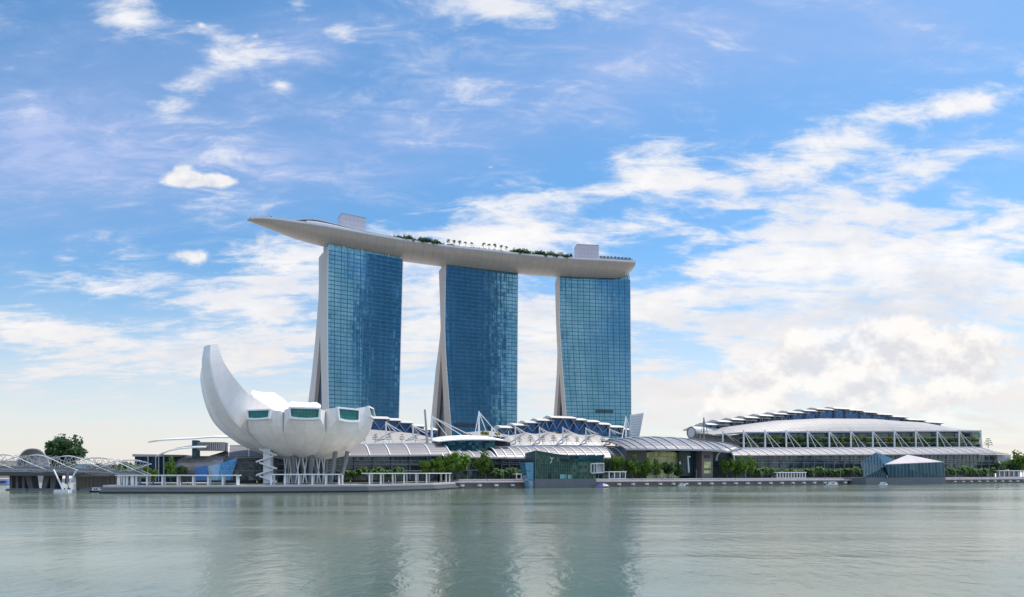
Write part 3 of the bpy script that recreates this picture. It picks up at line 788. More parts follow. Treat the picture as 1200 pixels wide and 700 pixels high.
# long boardwalk in front of the mall: deck on piles, upper terrace behind
s0, s1 = S(533, 0), S(1290, 0)
mb = MB(); mb.obox(SD(s0, -3.0, 2.55), TV * (s1 - s0), BV * 9.0, UP * .75); struct(mb.build('boardwalk', MT['stone']))
mb = MB(); mb.obox(SD(s0, -3.06, 2.62), TV * (s1 - s0), BV * .05, UP * .22); struct(mb.build('boardwalk_edge', MT['concd']))
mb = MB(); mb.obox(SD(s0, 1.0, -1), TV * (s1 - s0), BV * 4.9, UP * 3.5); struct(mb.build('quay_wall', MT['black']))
mb = MB(); mb.obox(SD(s0 + 4, 6.0, 2.9), TV * (s1 - s0), BV * 38, UP * 1.25); struct(mb.build('upper_promenade', MT['stone']))
mb = MB(); mb.obox(SD(s0 + 4, 5.8, 4.15), TV * (s1 - s0), BV * 1.0, UP * .30); struct(mb.build('terrace_edge', MT['offwhite']))
mb = MB(); mb.obox(SD(s0 + 4, 10.0, 4.153), TV * (s1 - s0), BV * 5, UP * .45); struct(mb.build('planting_bed', MT['lawn']))
# pile caps
n = 0
pc = None; s = s0 + 3
gp = 'white pile caps under the boardwalk'
while s < s1 - 50:
    px = SD(s, -2.2, 0); pxx = 600 + px.x / px.y * F
    if not (612 < pxx < 712 or 1008 < pxx < 1112) and pxx < 1215:
        if pc is None:
            root = thing('pile', 'concrete pile with a white cap carrying the boardwalk edge', 'pile', (0, 0, 0), gp)
            mb = MB(); mb.tube([Vector((0, 0, -1.5)), Vector((0, 0, 1.05))], .55, 8); mb.build('shaft', MT['concd'], root, local=True)
            mb = MB(); mb.tube([Vector((0, 0, .95)), Vector((0, 0, 1.25)), Vector((0, 0, 1.9))], .95, 8, r2=1.25); mb.build('cap', MT['pierwhite'], root, local=True)
            pc = root; pc.location = SD(s, -3.0, 0)
        else: dup(pc, SD(s, -3.0, 0), label='concrete pile with a white cap carrying the boardwalk edge')
        n += 1
    s += 9.2

# ------------------------------------------------------------------ halls along the waterfront
def vault(mbx, rings_px, nq=7, thick=.5, uvk=(5., 2.)):
    """quarter-round roof: each ring = (px, y_low, d_low, y_high, d_high)"""
    rows = []
    for (px, yl, dl, yh, dh) in rings_px:
        a = M(px, yl, dl); b_ = MZ(px, 0, dh)
        b_ = SD(S(px, dl), dh, 0); zb = EYE + (HY - yh) * b_.y / F
        row = []
        for q in range(nq + 1):
            f = q / nq; row.append(Vector((a.x + (b_.x - a.x) * f, a.y + (b_.y - a.y) * f, a.z + (zb - a.z) * math.sin(f * math.pi / 2) ** .9)))
        rows.append(row)
    return rows
def roofsheet(rows, thick=.35, pane=5.0):
    mb = MB(); k = len(rows); n = len(rows[0])
    dist = [0]
    for i in range(1, k): dist.append(dist[-1] + (rows[i][0] - rows[i - 1][0]).length)
    vs = [p for r_ in rows for p in r_] + [p - UP * thick for r_ in rows for p in r_]
    fs = []; uv = []
    for i in range(k - 1):
        for j in range(n - 1):
            a = (i * n + j, (i + 1) * n + j, (i + 1) * n + j + 1, i * n + j + 1)
            fs.append(a); uv.append([(dist[i] / pane, j), (dist[i + 1] / pane, j), (dist[i + 1] / pane, j + 1), (dist[i] / pane, j + 1)])
            fs.append(tuple(k * n + q for q in reversed(a))); uv.append(None)
    for j in range(n - 1):
        fs.append((j, j + 1, k * n + j + 1, k * n + j)); uv.append(None)
        o = (k - 1) * n; fs.append((o + j + 1, o + j, k * n + o + j, k * n + o + j + 1)); uv.append(None)
    for i in range(k - 1):
        fs.append(((i + 1) * n, i * n, k * n + i * n, k * n + (i + 1) * n)); uv.append(None)
        fs.append((i * n + n - 1, (i + 1) * n + n - 1, k * n + (i + 1) * n + n - 1, k * n + i * n + n - 1)); uv.append(None)
    mb.add(vs, fs, uv); return mb
def sub(a, b, n): return [a + (b - a) * i / n for i in range(n + 1)]
def lower_canopy(root, pxa, pxb, ya, yb, d0=19, d1=33, ribpx=10.0, slant=True, yoff=0):
    """long louvred glass canopy; ya,yb = (low row, high row) at both ends"""
    n = max(8, int((pxb - pxa) / 8)); ring = []
    for px in sub(pxa, pxb, n):
        f = (px - pxa) / (pxb - pxa)
        ring.append((px, ya[0] + (yb[0] - ya[0]) * f, d0, ya[1] + (yb[1] - ya[1]) * f, d1))
    rows = vault(None, ring)
    roofsheet(rows).build('lower_canopy', MT['canopy'], root)
    cnt = int((pxb - pxa) / ribpx)
    for i in range(cnt + 1):
        f = i / cnt * (len(rows) - 1); k = min(int(f), len(rows) - 2); f -= k
        pts = [rows[k][q].lerp(rows[k + 1][q], f) + UP * .25 for q in range(len(rows[0]))]
        mb = MB(); mb.tube(pts, .30, 4); mb.build('canopy_rib', MT['white'], root)
    mb = MB(); mb.tube([r_[0] - UP * .3 for r_ in rows], .42, 4); mb.build('gutter', MT['grey'], root)
    mb = MB(); mb.tube([r_[-1] + UP * .3 for r_ in rows], .55, 4); mb.build('ridge_beam', MT['offwhite'], root)
    return rows
def shopfront(root, pxa, pxb, ytop, d=23, matn='glass_mall', zb=G0 + 1.2):
    s_a, s_b = S(pxa, d), S(pxb, d)
    za = M(pxa, ytop[0], d).z; zb_ = M(pxb, ytop[1], d).z
    n = int((s_b - s_a) / 2.2); mb = MB()
    mb.grid(lambda u, v: SD(s_a + (s_b - s_a) * u, d, zb + ((za + (zb_ - za) * u) - zb) * v), n, 5)
    mb.build('shopfront_glass', MT[matn], root)
    # solid building mass behind and columns in front
    mb = MB(); mb.obox(SD(s_a, d + .5, G0), TV * (s_b - s_a), BV * 13, UP * (min(za, zb_) - G0 - .6)); mb.build('rear_wall', MT['dark'], root)
    q = 0
    s_ = s_a + 4
    while s_ < s_b:
        f = (s_ - s_a) / (s_b - s_a); zt = za + (zb_ - za) * f
        mb = MB(); mb.tube([SD(s_, d - 1.6, zb), SD(s_, d - 1.6, zt)], .34, 6); mb.build('column', MT['midgrey'], root)
        s_ += 9.6
    for zf in (.42, .72):
        mb = MB(); mb.obox(SD(s_a, d - .5, zb + (za - zb) * zf), TV * (s_b - s_a), BV * .45, UP * .5); mb.build('spandrel', MT['grey'], root)
    mb = MB(); z = min(za, zb_)
    mb.obox(SD(s_a, d - 2.6, z - 2.2), TV * (s_b - s_a), BV * .4, UP * .35)
    mb.obox(SD(s_a, d - 2.6, z - .9), TV * (s_b - s_a), BV * .4, UP * .35)
    s_ = s_a
    while s_ < s_b:
        mb.bar(SD(s_, d - 2.4, z - 2.4), SD(s_, d - 2.4, z - .6), .2); s_ += 4.8
    mb.build('truss', MT['midgrey'], root)
def tiers(root, slabs, ybot, d0, depth, vtruss=True, slabh=1.0, end_h=None):
    """stepped roof slabs with a dark clerestory beneath; slabs=(pxa,pxb,ytop); ybot(px) lower edge of the dark band"""
    for (a, b_, yt) in slabs:
        p, q = M(a, yt, d0), M(b_, yt, d0); z = (p.z + q.z) / 2
        sa, sb = S(a, d0), S(b_, d0)
        mb = MB(); mb.prism([SD(sa, d0, z - slabh), SD(sa, d0 - .6, z - slabh * .75), SD(sa, d0 + 2.2, z + .3), SD(sa, d0 + depth * .5, z + 1.2), SD(sa, d0 + depth, z - .3), SD(sa, d0 + depth, z - slabh)], TV * (sb - sa))
        o = mb.build('roof_slab', MT['slab'], root)
        zb = M((a + b_) / 2, ybot((a + b_) / 2), d0 + 2).z
        mb = MB(); n = max(2, int((sb - sa) / 2.5))
        mb.grid(lambda u, v: SD(sa + (sb - sa) * u, d0 + 3.0, zb - 1.5 + (z - slabh - zb + 1.5) * v), n, 2)
        mb.build('clerestory', MT['navy'], root)
        if vtruss:
            w_ = max(1, round((sb - sa) / 8.0)); step = (sb - sa) / w_
            mb = MB()
            for i in range(w_):
                x0 = sa + i * step
                mb.tube([SD(x0 + .3, d0 + 1.2, z - slabh), SD(x0 + step / 2, d0 + 2.2, zb), SD(x0 + step - .3, d0 + 1.2, z - slabh)], .22, 4)
            mb.build('v_strut', MT['steel'], root)
def lin(tab):
    def f(x):
        if x <= tab[0][0]: return tab[0][1]
        for (a, u), (b_, v) in zip(tab, tab[1:]):
            if x <= b_: return u + (v - u) * (x - a) / (b_ - a)
        return tab[-1][1]
    return f
def upper_roof(root, pts, dl, dh, matn='seam', name='upper_roof'):
    """pts = (px, y_eave, y_top)"""
    rows = vault(None, [(px, yl, dl, yh, dh) for px, yl, yh in pts], nq=6)
    return roofsheet(rows, .6).build(name, MT[matn], root), rows
def mast(root, px, ytop, ybase, d, legs, r=.55, lean=0.0, matn='white'):
    a, b_ = M(px, ybase, d), M(px + lean, ytop, d)
    mb = MB(); mb.tube([a - UP * 2, b_], r * 1.15, 6, r2=r * .8); o = mb.build('mast', MT[matn], root)
    for (px2, y2, d2) in legs:
        c_ = M(px2, y2, d2); mb = MB(); mb.tube([b_ - UP * .6, c_], r * .42, 4); mb.build('stay', MT[matn], o)
def block(root, pxa, pxb, ztop, d0, d1, name='core_wall', matn='offwhite'):
    sa, sb = S(pxa, d0), S(pxb, d0)
    mb = MB(); mb.obox(SD(sa, d0, G0), TV * (sb - sa), BV * (d1 - d0), UP * (ztop - G0)); mb.build(name, MT[matn], root)

GW = 'mall wings along the waterfront'
# --- wing behind the museum (left)
w1 = thing('mall_wing', 'mall wing with stepped dark clerestory between the lotus museum and the glass entrance canopy', 'mall', SD(S(430, 40), 40, G0), GW)
lower_canopy(w1, 268, 528, (536, 523.5), (533.2, 521), 22, 38, 22)
shopfront(w1, 262, 527, (537, 534), 26)
ub, rows = upper_roof(w1, [(x, yl, yh) for x, yl, yh in [(300, 524, 508), (330, 523, 504), (360, 522, 502.5), (400, 521, 502), (430, 520.5, 502.5), (450, 520, 504), (480, 519.6, 506.5), (500, 519.4, 509), (513, 519.5, 512.5)]], 40, 62)
tiers(w1, [(380, 398, 492), (396, 414, 490), (411, 440, 488.4), (436, 457, 489.4), (453.5, 470.5, 491.4), (467.5, 484.5, 494.2), (481, 498.5, 498.3), (495, 513, 502.6)],
      lin([(380, 504), (440, 503.5), (470, 505), (513, 513)]), 62, 14)
for px, yt in ((452.3, 494), (484, 498)): mast(w1, px, yt, 516, 44, [(px + 14, 508, 60), (px + 19, 506.5, 62), (px + 8, 510, 56)], .5)
mast(w1, 501.2, 480, 520, 40, [], .7, lean=-3.4, matn='grey')
block(w1, 270, 512, M(400, 522, 42).z - 1, 42, 90)
# --- entrance with the lens-shaped glass canopy
w2 = thing('mall_entrance', 'mall entrance with a lens-shaped white roof over dark glass, below the middle tower', 'mall', SD(S(556, 36), 36, G0), GW)
pts = [(513.8, 517.2, 516.8), (522, 516.2, 513.4), (532, 515.4, 511.8), (541, 515, 511), (560, 514.8, 510.2), (580, 515, 511), (592, 516.2, 513.5), (599, 517.8, 517.2)]
upper_roof(w2, pts, 30, 56, 'white', 'lens_roof')
s_a, s_b = S(517, 33), S(580, 33)
mb = MB(); mb.grid(lambda u, v: SD(s_a + (s_b - s_a) * u, 33 + 6 * v * 0, M(517, 528, 33).z + (M(545, 515.3, 33).z - M(545, 528, 33).z) * v), 16, 4); mb.build('entrance_glass', MT['glass_teal'], w2)
block(w2, 518, 598, M(550, 516.5, 36).z, 36, 70, matn='dark')
lower_canopy(w2, 520, 592, (535.5, 528), (536.5, 528.5), 20, 34, 12)
shopfront(w2, 521, 592, (537, 537.5), 25)
for px, yt, lg in ((506, 487, [(550, 509.5, 50), (541, 510, 48), (525, 512, 44)]), (561.3, 482, [(576, 500, 60), (570, 506, 50), (557, 506.5, 42)]), (576.5, 500, [(587, 513, 46), (595, 514, 50)])):
    mast(w2, px, yt, 510, 46, lg, .62)
pts = [(556, 511.5, 507.4), (566, 511, 506.4), (580, 511, 505), (592, 512, 506)]
upper_roof(w2, pts, 50, 72, 'seam')
mast(w2, 596, 505, 520, 52, [], .3)
# --- second wing, under the towers
w3 = thing('mall_wing', 'mall wing with an arched stepped clerestory and terrace trees below the right-hand tower', 'mall', SD(S(660, 40), 40, G0), GW)
lower_canopy(w3, 584, 731.6, (536.6, 524.6), (537, 524.8), 20, 35, 10.5)
shopfront(w3, 588, 731, (538, 538.2), 24)
upper_roof(w3, [(584, 523.6, 514), (597, 523, 511), (603, 522.6, 508.5), (611, 522.4, 510.5), (625, 522.2, 508.6), (632, 522, 506.8), (640, 522, 509), (652, 522, 507.8), (659.5, 522, 506), (668, 522, 508.4), (680, 522.2, 508.2), (686.5, 522.2, 506.6), (695, 522.4, 509.4),
                  (707, 522.6, 510.2), (714.5, 522.8, 508.8), (722, 523, 511.6), (733, 523.4, 513.6)], 40, 62)
tiers(w3, [(586, 608, 500.3), (602, 620, 497.4), (616, 634, 494.4), (630, 650, 491.8), (646, 676, 488.8), (671.5, 688.5, 491.2), (686, 703.5, 493.3), (700, 716.5, 496.4), (714, 732.5, 499.7), (728, 739, 502.4)],
      lin([(586, 510), (610, 506.5), (660, 503.5), (700, 506), (739, 511)]), 62, 14)
for px, yt in ((604, 499), (632.2, 500), (659.6, 500.4), (686.6, 501), (714.4, 502)): mast(w3, px, yt, 517, 42, [(px + 7, 509, 56), (px + 11, 508.5, 58), (px + 15, 509, 60)], .5)
block(w3, 590, 730, M(660, 523.5, 42).z - 1, 42, 92)
mast(w3, 733.6, 488, 514, 44, [(741.5, 514, 50), (729, 514, 36)], .7)
# upright louvred wall fragment beside the tower
wl = thing('louvred_wall', 'tall pale louvred wall panel standing between the right-hand tower and the barrel canopy', 'wall', M(746, 512, 58))
a, b_, c_, d_ = M(739.5, 516, 60), M(748, 516, 60), M(754, 484, 60), M(739.8, 486.3, 60)
mb = MB(); mb.prism([a, b_, c_, d_], BV * 1.4); mb.build('panel', MT['offwhite'], wl)
for q in range(1, 10):
    f = q / 10; mb = MB(); mb.bar(a.lerp(d_, f) - BV * .15, b_.lerp(c_, f) - BV * .15, .12); mb.build('louvre', MT['grey'], wl)
mb = MB(); mb.bar(b_ - BV * .1, c_ - BV * .1, .35); mb.build('edge_trim', MT['white'], wl)
# --- crossing block with barrel-vaulted glass canopy
w4 = thing('theatre_block', 'block under a wide barrel-vaulted glass canopy left of the expo hall', 'building', SD(S(800, 36), 36, G0))
ring_ = []
for px, yl, yh in [(733.4, 526.4, 517.8), (745, 526.4, 515.6), (759, 526.5, 514), (777, 526.7, 513), (796, 526.8, 512.6), (822, 527.2, 513.6), (838, 527.8, 515), (853, 529.5, 517), (869, 526, 518.2)]:
    ring_.append((px, yl, 12, yh, 40))
rows = vault(None, ring_, nq=8)
roofsheet(rows, .3, 4.0).build('barrel_canopy', MT['canopy2'], w4)
for i in range(13):
    f = i / 12 * (len(rows) - 1); k = min(int(f), len(rows) - 2); f -= k
    mb = MB(); mb.tube([rows[k][q].lerp(rows[k + 1][q], f) + UP * .2 for q in range(9)], .36, 4); mb.build('arch_rib', MT['midgrey'], w4)
mb = MB(); mb.tube([r_[0] - UP * .2 for r_ in rows], .7, 4); mb.build('eave_beam', MT['grey'], w4)
mb = MB(); mb.tube([r_[-1] + UP * .2 for r_ in rows], .6, 4); mb.build('ridge_beam', MT['white'], w4)
def face(px0, px1, y0, y1, d, matn, name, nu=10, nv=4, par=w4):
    sa, sb = S(px0, d), S(px1, d); z0, z1 = M((px0 + px1) / 2, y1, d).z, M((px0 + px1) / 2, y0, d).z
    mb = MB(); mb.grid(lambda u, v: SD(sa + (sb - sa) * u, d, z0 + (z1 - z0) * v), nu, nv); return mb.build(name, MT[matn], par)
block(w4, 734, 757.5, M(745, 527.5, 18).z, 18, 40, 'side_block', 'taupe')
block(w4, 758, 822, M(790, 528, 30).z, 30, 60, 'rear_wall', 'black')
# tall arched green-gold window
s_a, s_b = S(757.5, 24), S(796, 24); zc = M(777, 554, 24).z
mb = MB(); mb.grid(lambda u, v: SD(s_a + (s_b - s_a) * u, 24, G0 + 1.2 + (M(777, 533 - 4.2 * math.sin(math.pi * (.18 + .64 * u)) ** 1.0, 24).z - G0 - 1.2) * v), 12, 5); mb.build('arched_window', MT['glass_lit'], w4)
face(796, 822, 528.5, 558, 22, 'glass_stripe', 'theatre_glass', 12, 6)
for (pa, ya_, pb_, yb_) in ((796.5, 541, 798, 552), (806, 534.5, 807.2, 554)):
    mb = MB(); mb.tube([M(pa, ya_, 17), M(pb_, yb_, 17)], .5, 6); mb.build('raking_post', MT['white'], w4)
mb = MB(); mb.tube([M(805.5, 535, 17), M(809, 535.5, 17)], .5, 6); mb.build('lamp_arm', MT['white'], w4)
block(w4, 822.5, 835.5, M(829, 528, 16).z, 16, 30, 'stone_pylon', 'taupe')
face(825, 832.5, 533.5, 537, 15.9, 'dark', 'pylon_window', 3, 2)
face(824.8, 833, 541.2, 549, 15.9, 'glass_lit', 'pylon_window', 3, 2)
face(824.8, 833, 551.5, 555, 15.9, 'glass_lit', 'pylon_window', 3, 1)
face(836, 842, 541, 552, 20, 'glass_green', 'side_window', 3, 3)
# arched mouth where the lower canopy of the expo hall starts
sa, sb = S(837, 20), S(858, 20)
mb = MB(); arcp = []
for i in range(13):
    a_ = math.pi * i / 12; s_ = (sa + sb) / 2 + math.cos(a_) * (sb - sa) / 2
    arcp.append(SD(s_, 18, M(848, 540, 18).z + math.sin(a_) * (M(848, 527.5, 18).z - M(848, 540, 18).z)))
mb.tube(arcp, .55, 5); mb.build('entrance_arch', MT['white'], w4)
block(w4, 836, 870, M(850, 530, 24).z, 24, 44, 'entrance_wall', 'dark')
mast(w4, 824.8, 489.5, 514, 40, [(830.5, 513, 44), (820, 515, 34)], .5, matn='midgrey')
mast(w4, 847, 505, 520, 40, [(860, 517, 46), (866, 518, 50)], .5)

# --- expo hall
ex = thing('expo_hall', 'long exhibition hall with a stepped arched roof and slanted white masts at the right', 'hall', SD(S(990, 60), 60, G0))
slabs = [(815.8, 838, 502.2), (829, 855.8, 497), (842.4, 872, 493.6), (858.5, 887.6, 491.3), (874.2, 903.6, 489), (890.6, 918.8, 486.7), (907.7, 933.7, 484.6), (924.4, 948.6, 482.8), (943, 965.2, 480.9), (958.5, 983, 479.2),
         (978, 996, 478.2), (992, 1012.7, 480), (1009, 1029.2, 482.4), (1025, 1047, 485), (1043, 1064.7, 487.8), (1061, 1086, 491.4), (1082, 1106.6, 494.4)]
yb = lin([(816, 512), (850, 507.5), (871, 504.4), (905, 499.5), (934, 495.6), (986, 493), (1048, 493.6), (1085, 497), (1106, 498)])
tiers(ex, slabs, yb, 66, 15, True, 1.1)
# round end of the vault at the left
ctr = M(810.5, 507, 66)
r1 = (HY - 500.0) * ctr.y / F + EYE - ctr.z
ringp = [ctr + BV * (math.cos(2 * math.pi * i / 24) * r1 * 1.15) + UP * (math.sin(2 * math.pi * i / 24) * r1) for i in range(24)]
ce = MB(); ce.loft([ringp, [p + TV * 34 + BV * 6 for p in ringp]]); ce.build('vault', MT['slab'], ex, smooth=True)
ce = MB(); ce.prism([ctr + (p - ctr) * .86 - TV * .25 for p in ringp], TV * .2); ce.build('vault_window', MT['cream'], ex)
ce = MB(); ce.tube([ctr + (p - ctr) * .94 - TV * .3 for p in ringp], .5, 5, closed=True); ce.build('vault_rim', MT['midgrey'], ex)
upper_roof(ex, [(838, 510, 508), (858, 507.6, 505.6), (871, 506.8, 501), (905, 506.4, 496.5), (934, 506, 493), (986, 505.6, 490.5), (1048, 505.2, 491), (1085, 505, 494), (1106, 504.9, 495.2), (1126, 504.8, 499.5), (1147, 504.8, 503.6)], 44, 66, 'seam')
mb = MB(); mb.tube([M(838, 510, 43.6), M(871, 507.2, 43.6), M(934, 506.6, 43.6), M(1048, 505.9, 43.6), M(1149, 505.4, 43.6)], .8, 4); mb.build('eave_beam', MT['grey'], ex)
# recessed upper wall and terrace planting
sa, sb = S(868, 50), S(1148, 50)
za, zb_ = M(868, 507.5, 50).z, M(1148, 506, 50).z
mb = MB(); mb.grid(lambda u, v: SD(sa + (sb - sa) * u, 50, G0 + 8 + (za + (zb_ - za) * u - G0 - 8) * v), 90, 6); mb.build('upper_glass', MT['glass_mall'], ex)
face(1141, 1150, 507, 513, 45, 'glass_green', 'corner_glass', 4, 2, par=ex)
mb = MB(); mb.prism([SD(sa, 51, G0), SD(sa, 51, za - 1), SD(sb, 51, zb_ - 1), SD(sb, 51, G0)], BV * 60); mb.build('core_wall', MT['midgrey'], ex)
for i, (yy, dd) in enumerate(((512.5, 47), (518.6, 44), (524.5, 41))):
    a, b_ = M(870, yy, dd), M(1150, yy - .4, dd); mb = MB(); mb.prism([a, b_, b_ - UP * .8, a - UP * .8], BV * 3.4); mb.build('terrace_slab', MT['grey'], ex)
for i in range(12):
    px = [872.4, 897.5, 922.2, 947.3, 972.7, 998, 1023.6, 1049, 1074, 1099.2, 1124.8, 1150.5][i]
    mast(ex, px - .8, 504.2, 525, 38.5, [(px + 9.2, 525.2, 37) if i < 11 else (px + .6, 524.8, 40), (px + 17.3, 525.4, 37) if i < 11 else (px - 1, 525, 40)], .62, lean=-.2)
lower_canopy(ex, 860, 1166.8, (533.8, 526), (531.8, 524.6), 20, 36, 10.2)
shopfront(ex, 858, 1166, (535, 533), 24)
a, b_, c_, d_ = M(1169, 533, 24), M(1185, 533, 24), M(1184, 541.5, 24), M(1169, 541.5, 24)
mb = MB(); mb.prism([a, b_, c_, d_], BV * 5); mb.build('end_wall', MT['white'], ex)
rows = vault(None, [(1166.8, 531.8, 20, 524.6, 36), (1172, 531.8, 20, 525.6, 36), (1182, 532, 20, 529.6, 36)], nq=7); roofsheet(rows).build('canopy_end', MT['canopy'], ex)
# ------------------------------------------------------------------ planting: one mesh per kind, copied
def crown_mesh(name, n, r, leaf, seed, mtl, clumps=24, flat=.8, lop=0.0):
    rnd = random.Random(seed); mb = MB(); cs = []
    for _ in range(clumps):
        while True:
            p = Vector((rnd.uniform(-1, 1), rnd.uniform(-1, 1), rnd.uniform(-.75, 1)))
            if .25 < p.length < 1: break
        cs.append((p, rnd.uniform(.26, .46)))
    for i in range(n):
        c_, k = cs[i % clumps]
        d = Vector((rnd.gauss(0, 1), rnd.gauss(0, 1), rnd.gauss(0, 1))).normalized() * (k * rnd.uniform(.55, 1.05))
        p = c_ + d
        p = Vector((p.x * r, p.y * r, p.z * r * flat))
        a = Vector((rnd.gauss(0, 1), rnd.gauss(0, 1), rnd.gauss(0, .6))).normalized()
        b_ = a.cross(Vector((rnd.gauss(0, 1), rnd.gauss(0, 1), rnd.gauss(0, 1)))).normalized()
        l = leaf * rnd.uniform(.6, 1.35)
        mb.add([p - a * l, p + b_ * l * .55, p + a * l, p - b_ * l * .55], [(0, 1, 2, 3)])
    return mb
def make_tree(h, r, seed, mtl, n=900, leaf=.55, flat=.8, trunk_h=None):
    """prototype parked at the origin: trunk with limbs, crown"""
    root = thing('tree', 'tree', 'tree')
    th = trunk_h if trunk_h is not None else max(.6, h - 2 * r * flat * .95)
    rnd = random.Random(seed + 99); mb = MB()
    top = Vector((rnd.uniform(-.3, .3), rnd.uniform(-.3, .3), th + r * flat * .5))
    mb.tube([Vector((0, 0, -.3)), Vector((.05, .05, th * .6)), top], .045 * h, 6, r2=.018 * h)
    for q in range(5):
        a = rnd.uniform(0, 6.28); st_ = Vector((0, 0, th * .6)).lerp(top, rnd.uniform(.1, .7))
        mb.tube([st_, st_ + Vector((math.cos(a) * r * .35, math.sin(a) * r * .35, r * .3)), st_ + Vector((math.cos(a) * r * .65, math.sin(a) * r * .65, r * .75))], .018 * h, 4, r2=.006 * h)
    mb.build('trunk', MT['bark'], root, local=True)
    cm = crown_mesh('crown', n, r, leaf, seed, mtl, flat=flat)
    cz = h - r * flat * 1.05
    cm.v = [p + Vector((0, 0, cz)) for p in cm.v]
    cm.build('crown', MT[mtl], root, local=True)
    return root
def make_palm(h, fr, seed, mtl='palm', nf=26):
    root = thing('palm_tree', 'palm', 'palm tree')
    rnd = random.Random(seed); mb = MB()
    lean = Vector((rnd.uniform(-.25, .25), rnd.uniform(-.25, .25), 0))
    mb.tube([Vector((0, 0, -.3)), lean * .4 + UP * h * .5, lean + UP * h], .16, 6, r2=.11)
    mb.build('trunk', MT['bark'], root, local=True)
    mb = MB(); o = lean + UP * h
    for i in range(nf):
        a = 6.283 * i / nf + rnd.uniform(-.2, .2); up = rnd.uniform(-.35, 1.25); L = fr * rnd.uniform(.8, 1.1)
        dirv = Vector((math.cos(a), math.sin(a), 0)); side = Vector((-math.sin(a), math.cos(a), 0)); pts = []
        for q in range(6):
            f = q / 5; pts.append(o + dirv * (L * f * (1 - .12 * f)) + UP * (L * (up * f - (.75 + .4 * up) * f * f)))
        for sg in (-1, 1):
            for q in range(5):
                w0, w1 = fr * .17 * math.sin(math.pi * (.12 + .88 * q / 5)) , fr * .17 * math.sin(math.pi * (.12 + .88 * (q + 1) / 5))
                mb.add([pts[q], pts[q + 1], pts[q + 1] + side * sg * w1 - UP * w1 * .55, pts[q] + side * sg * w0 - UP * w0 * .55], [(0, 1, 2, 3)])
    mb.build('crown', MT[mtl], root, local=True)
    return root
def make_tiered(h, seed):
    """small layered terrace tree"""
    root = thing('terrace_tree', 'tree', 'tree'); rnd = random.Random(seed); mb = MB()
    mb.tube([Vector((0, 0, -.3)), Vector((.03, 0, h))], .13, 5, r2=.05); mb.build('trunk', MT['bark'], root, local=True)
    mb = MB()
    for k in range(4):
        z = h * (.30 + .22 * k); rr = h * (.44 - .08 * k)
        for i in range(44):
            a = rnd.uniform(0, 6.28); q = rr * math.sqrt(rnd.random()); p = Vector((q * math.cos(a), q * math.sin(a), z + rnd.uniform(-.16, .16) + q * .1))
            l = rnd.uniform(.2, .42); b_ = Vector((rnd.gauss(0, 1), rnd.gauss(0, 1), rnd.gauss(0, .4))).normalized(); c_ = b_.cross(Vector((rnd.gauss(0, .5), rnd.gauss(0, .5), 1))).normalized()
            mb.add([p - b_ * l, p + c_ * l * .6, p + b_ * l, p - c_ * l * .6], [(0, 1, 2, 3)])
    mb.build('crown', MT['leafd'], root, local=True)
    return root
PROTO = {}
def place(kind, variants, loc, sc, label, group, cat='tree', rz=None, name=None):
    """first use of a variant takes the prototype itself, later uses are copies"""
    i = random.randrange(len(variants)); key = (kind, i)
    if key not in PROTO:
        o = variants[i](); PROTO[key] = o
        o.location = loc; o.scale = sc if isinstance(sc, (tuple, list)) else (sc,) * 3; o.rotation_euler = (0, 0, random.uniform(0, 6.28) if rz is None else rz)
        tag(o, label, cat, group); 
    else:
        o = dup(PROTO[key], loc, random.uniform(0, 6.28) if rz is None else rz, sc, label, group, cat)
    if name: o.name = name
    return o
V_BROAD = [lambda: make_tree(8, 3.6, 1, 'leaf', 1500, .42, .8), lambda: make_tree(8, 3.6, 2, 'leaf', 1500, .42, .85), lambda: make_tree(8, 3.4, 3, 'leaf', 1400, .42, .95)]
V_DARK = [lambda: make_tree(8, 3.6, 5, 'leafd', 2200, .40, .85), lambda: make_tree(8, 3.6, 6, 'leafd', 2200, .40, .8)]
V_PALM = [lambda: make_palm(3.6, 3.0, 11), lambda: make_palm(4.2, 2.9, 12), lambda: make_palm(3.1, 3.1, 13)]
V_SHRUB = [lambda: make_tree(2.6, 1.5, 21, 'leaf', 420, .26, .8, .4), lambda: make_tree(2.6, 1.5, 22, 'leaf', 420, .26, .9, .4)]
V_SHRUBY = [lambda: make_tree(2.6, 1.5, 23, 'leafy', 420, .26, .8, .4), lambda: make_tree(2.6, 1.5, 24, 'leafy', 420, .26, .7, .4)]
V_SHRUBD = [lambda: make_tree(2.6, 1.5, 25, 'leafd', 420, .26, .8, .4), lambda: make_tree(2.6, 1.5, 26, 'leafd', 420, .26, .9, .4)]
V_TIER = [lambda: make_tiered(4.6, 31), lambda: make_tiered(4.6, 32)]
V_SPALM = [lambda: make_palm(5.2, 1.9, 41, 'leafd', 12), lambda: make_palm(5.0, 1.9, 42, 'leafd', 12)]
UPZ = G0 + 1.15
def palm_row(px0, px1, step, d, where, group, h=1.0, zz=UPZ):
    px = px0; i = 0; pts = []
    while px <= px1:
        pts.append(px); px += step * random.uniform(.85, 1.15)
    for i, px in enumerate(pts):
        l = SD(S(px, d), d, zz); want = (zz + 7.0 - 0) ; k = h * random.uniform(.88, 1.12)
        place('palm', V_PALM, l, k, f'{nth(i)} palm from the left in the row {where}', group, 'palm tree')
palm_row(404, 470, 6.4, 15, 'between the lotus museum and the broadleaf trees', 'palms right of the lotus museum', 1.3)
palm_row(579, 622, 6.2, 15, 'behind the green glass pavilion', 'palms behind the green pavilion', 1.32)
palm_row(888, 1012, 6.9, 14, 'below the expo hall canopy', 'palms below the expo hall canopy', 1.62)
palm_row(1106, 1166, 6.9, 14, 'right of the white-roofed pavilion', 'palms right of the white-roofed pavilion', 1.75)
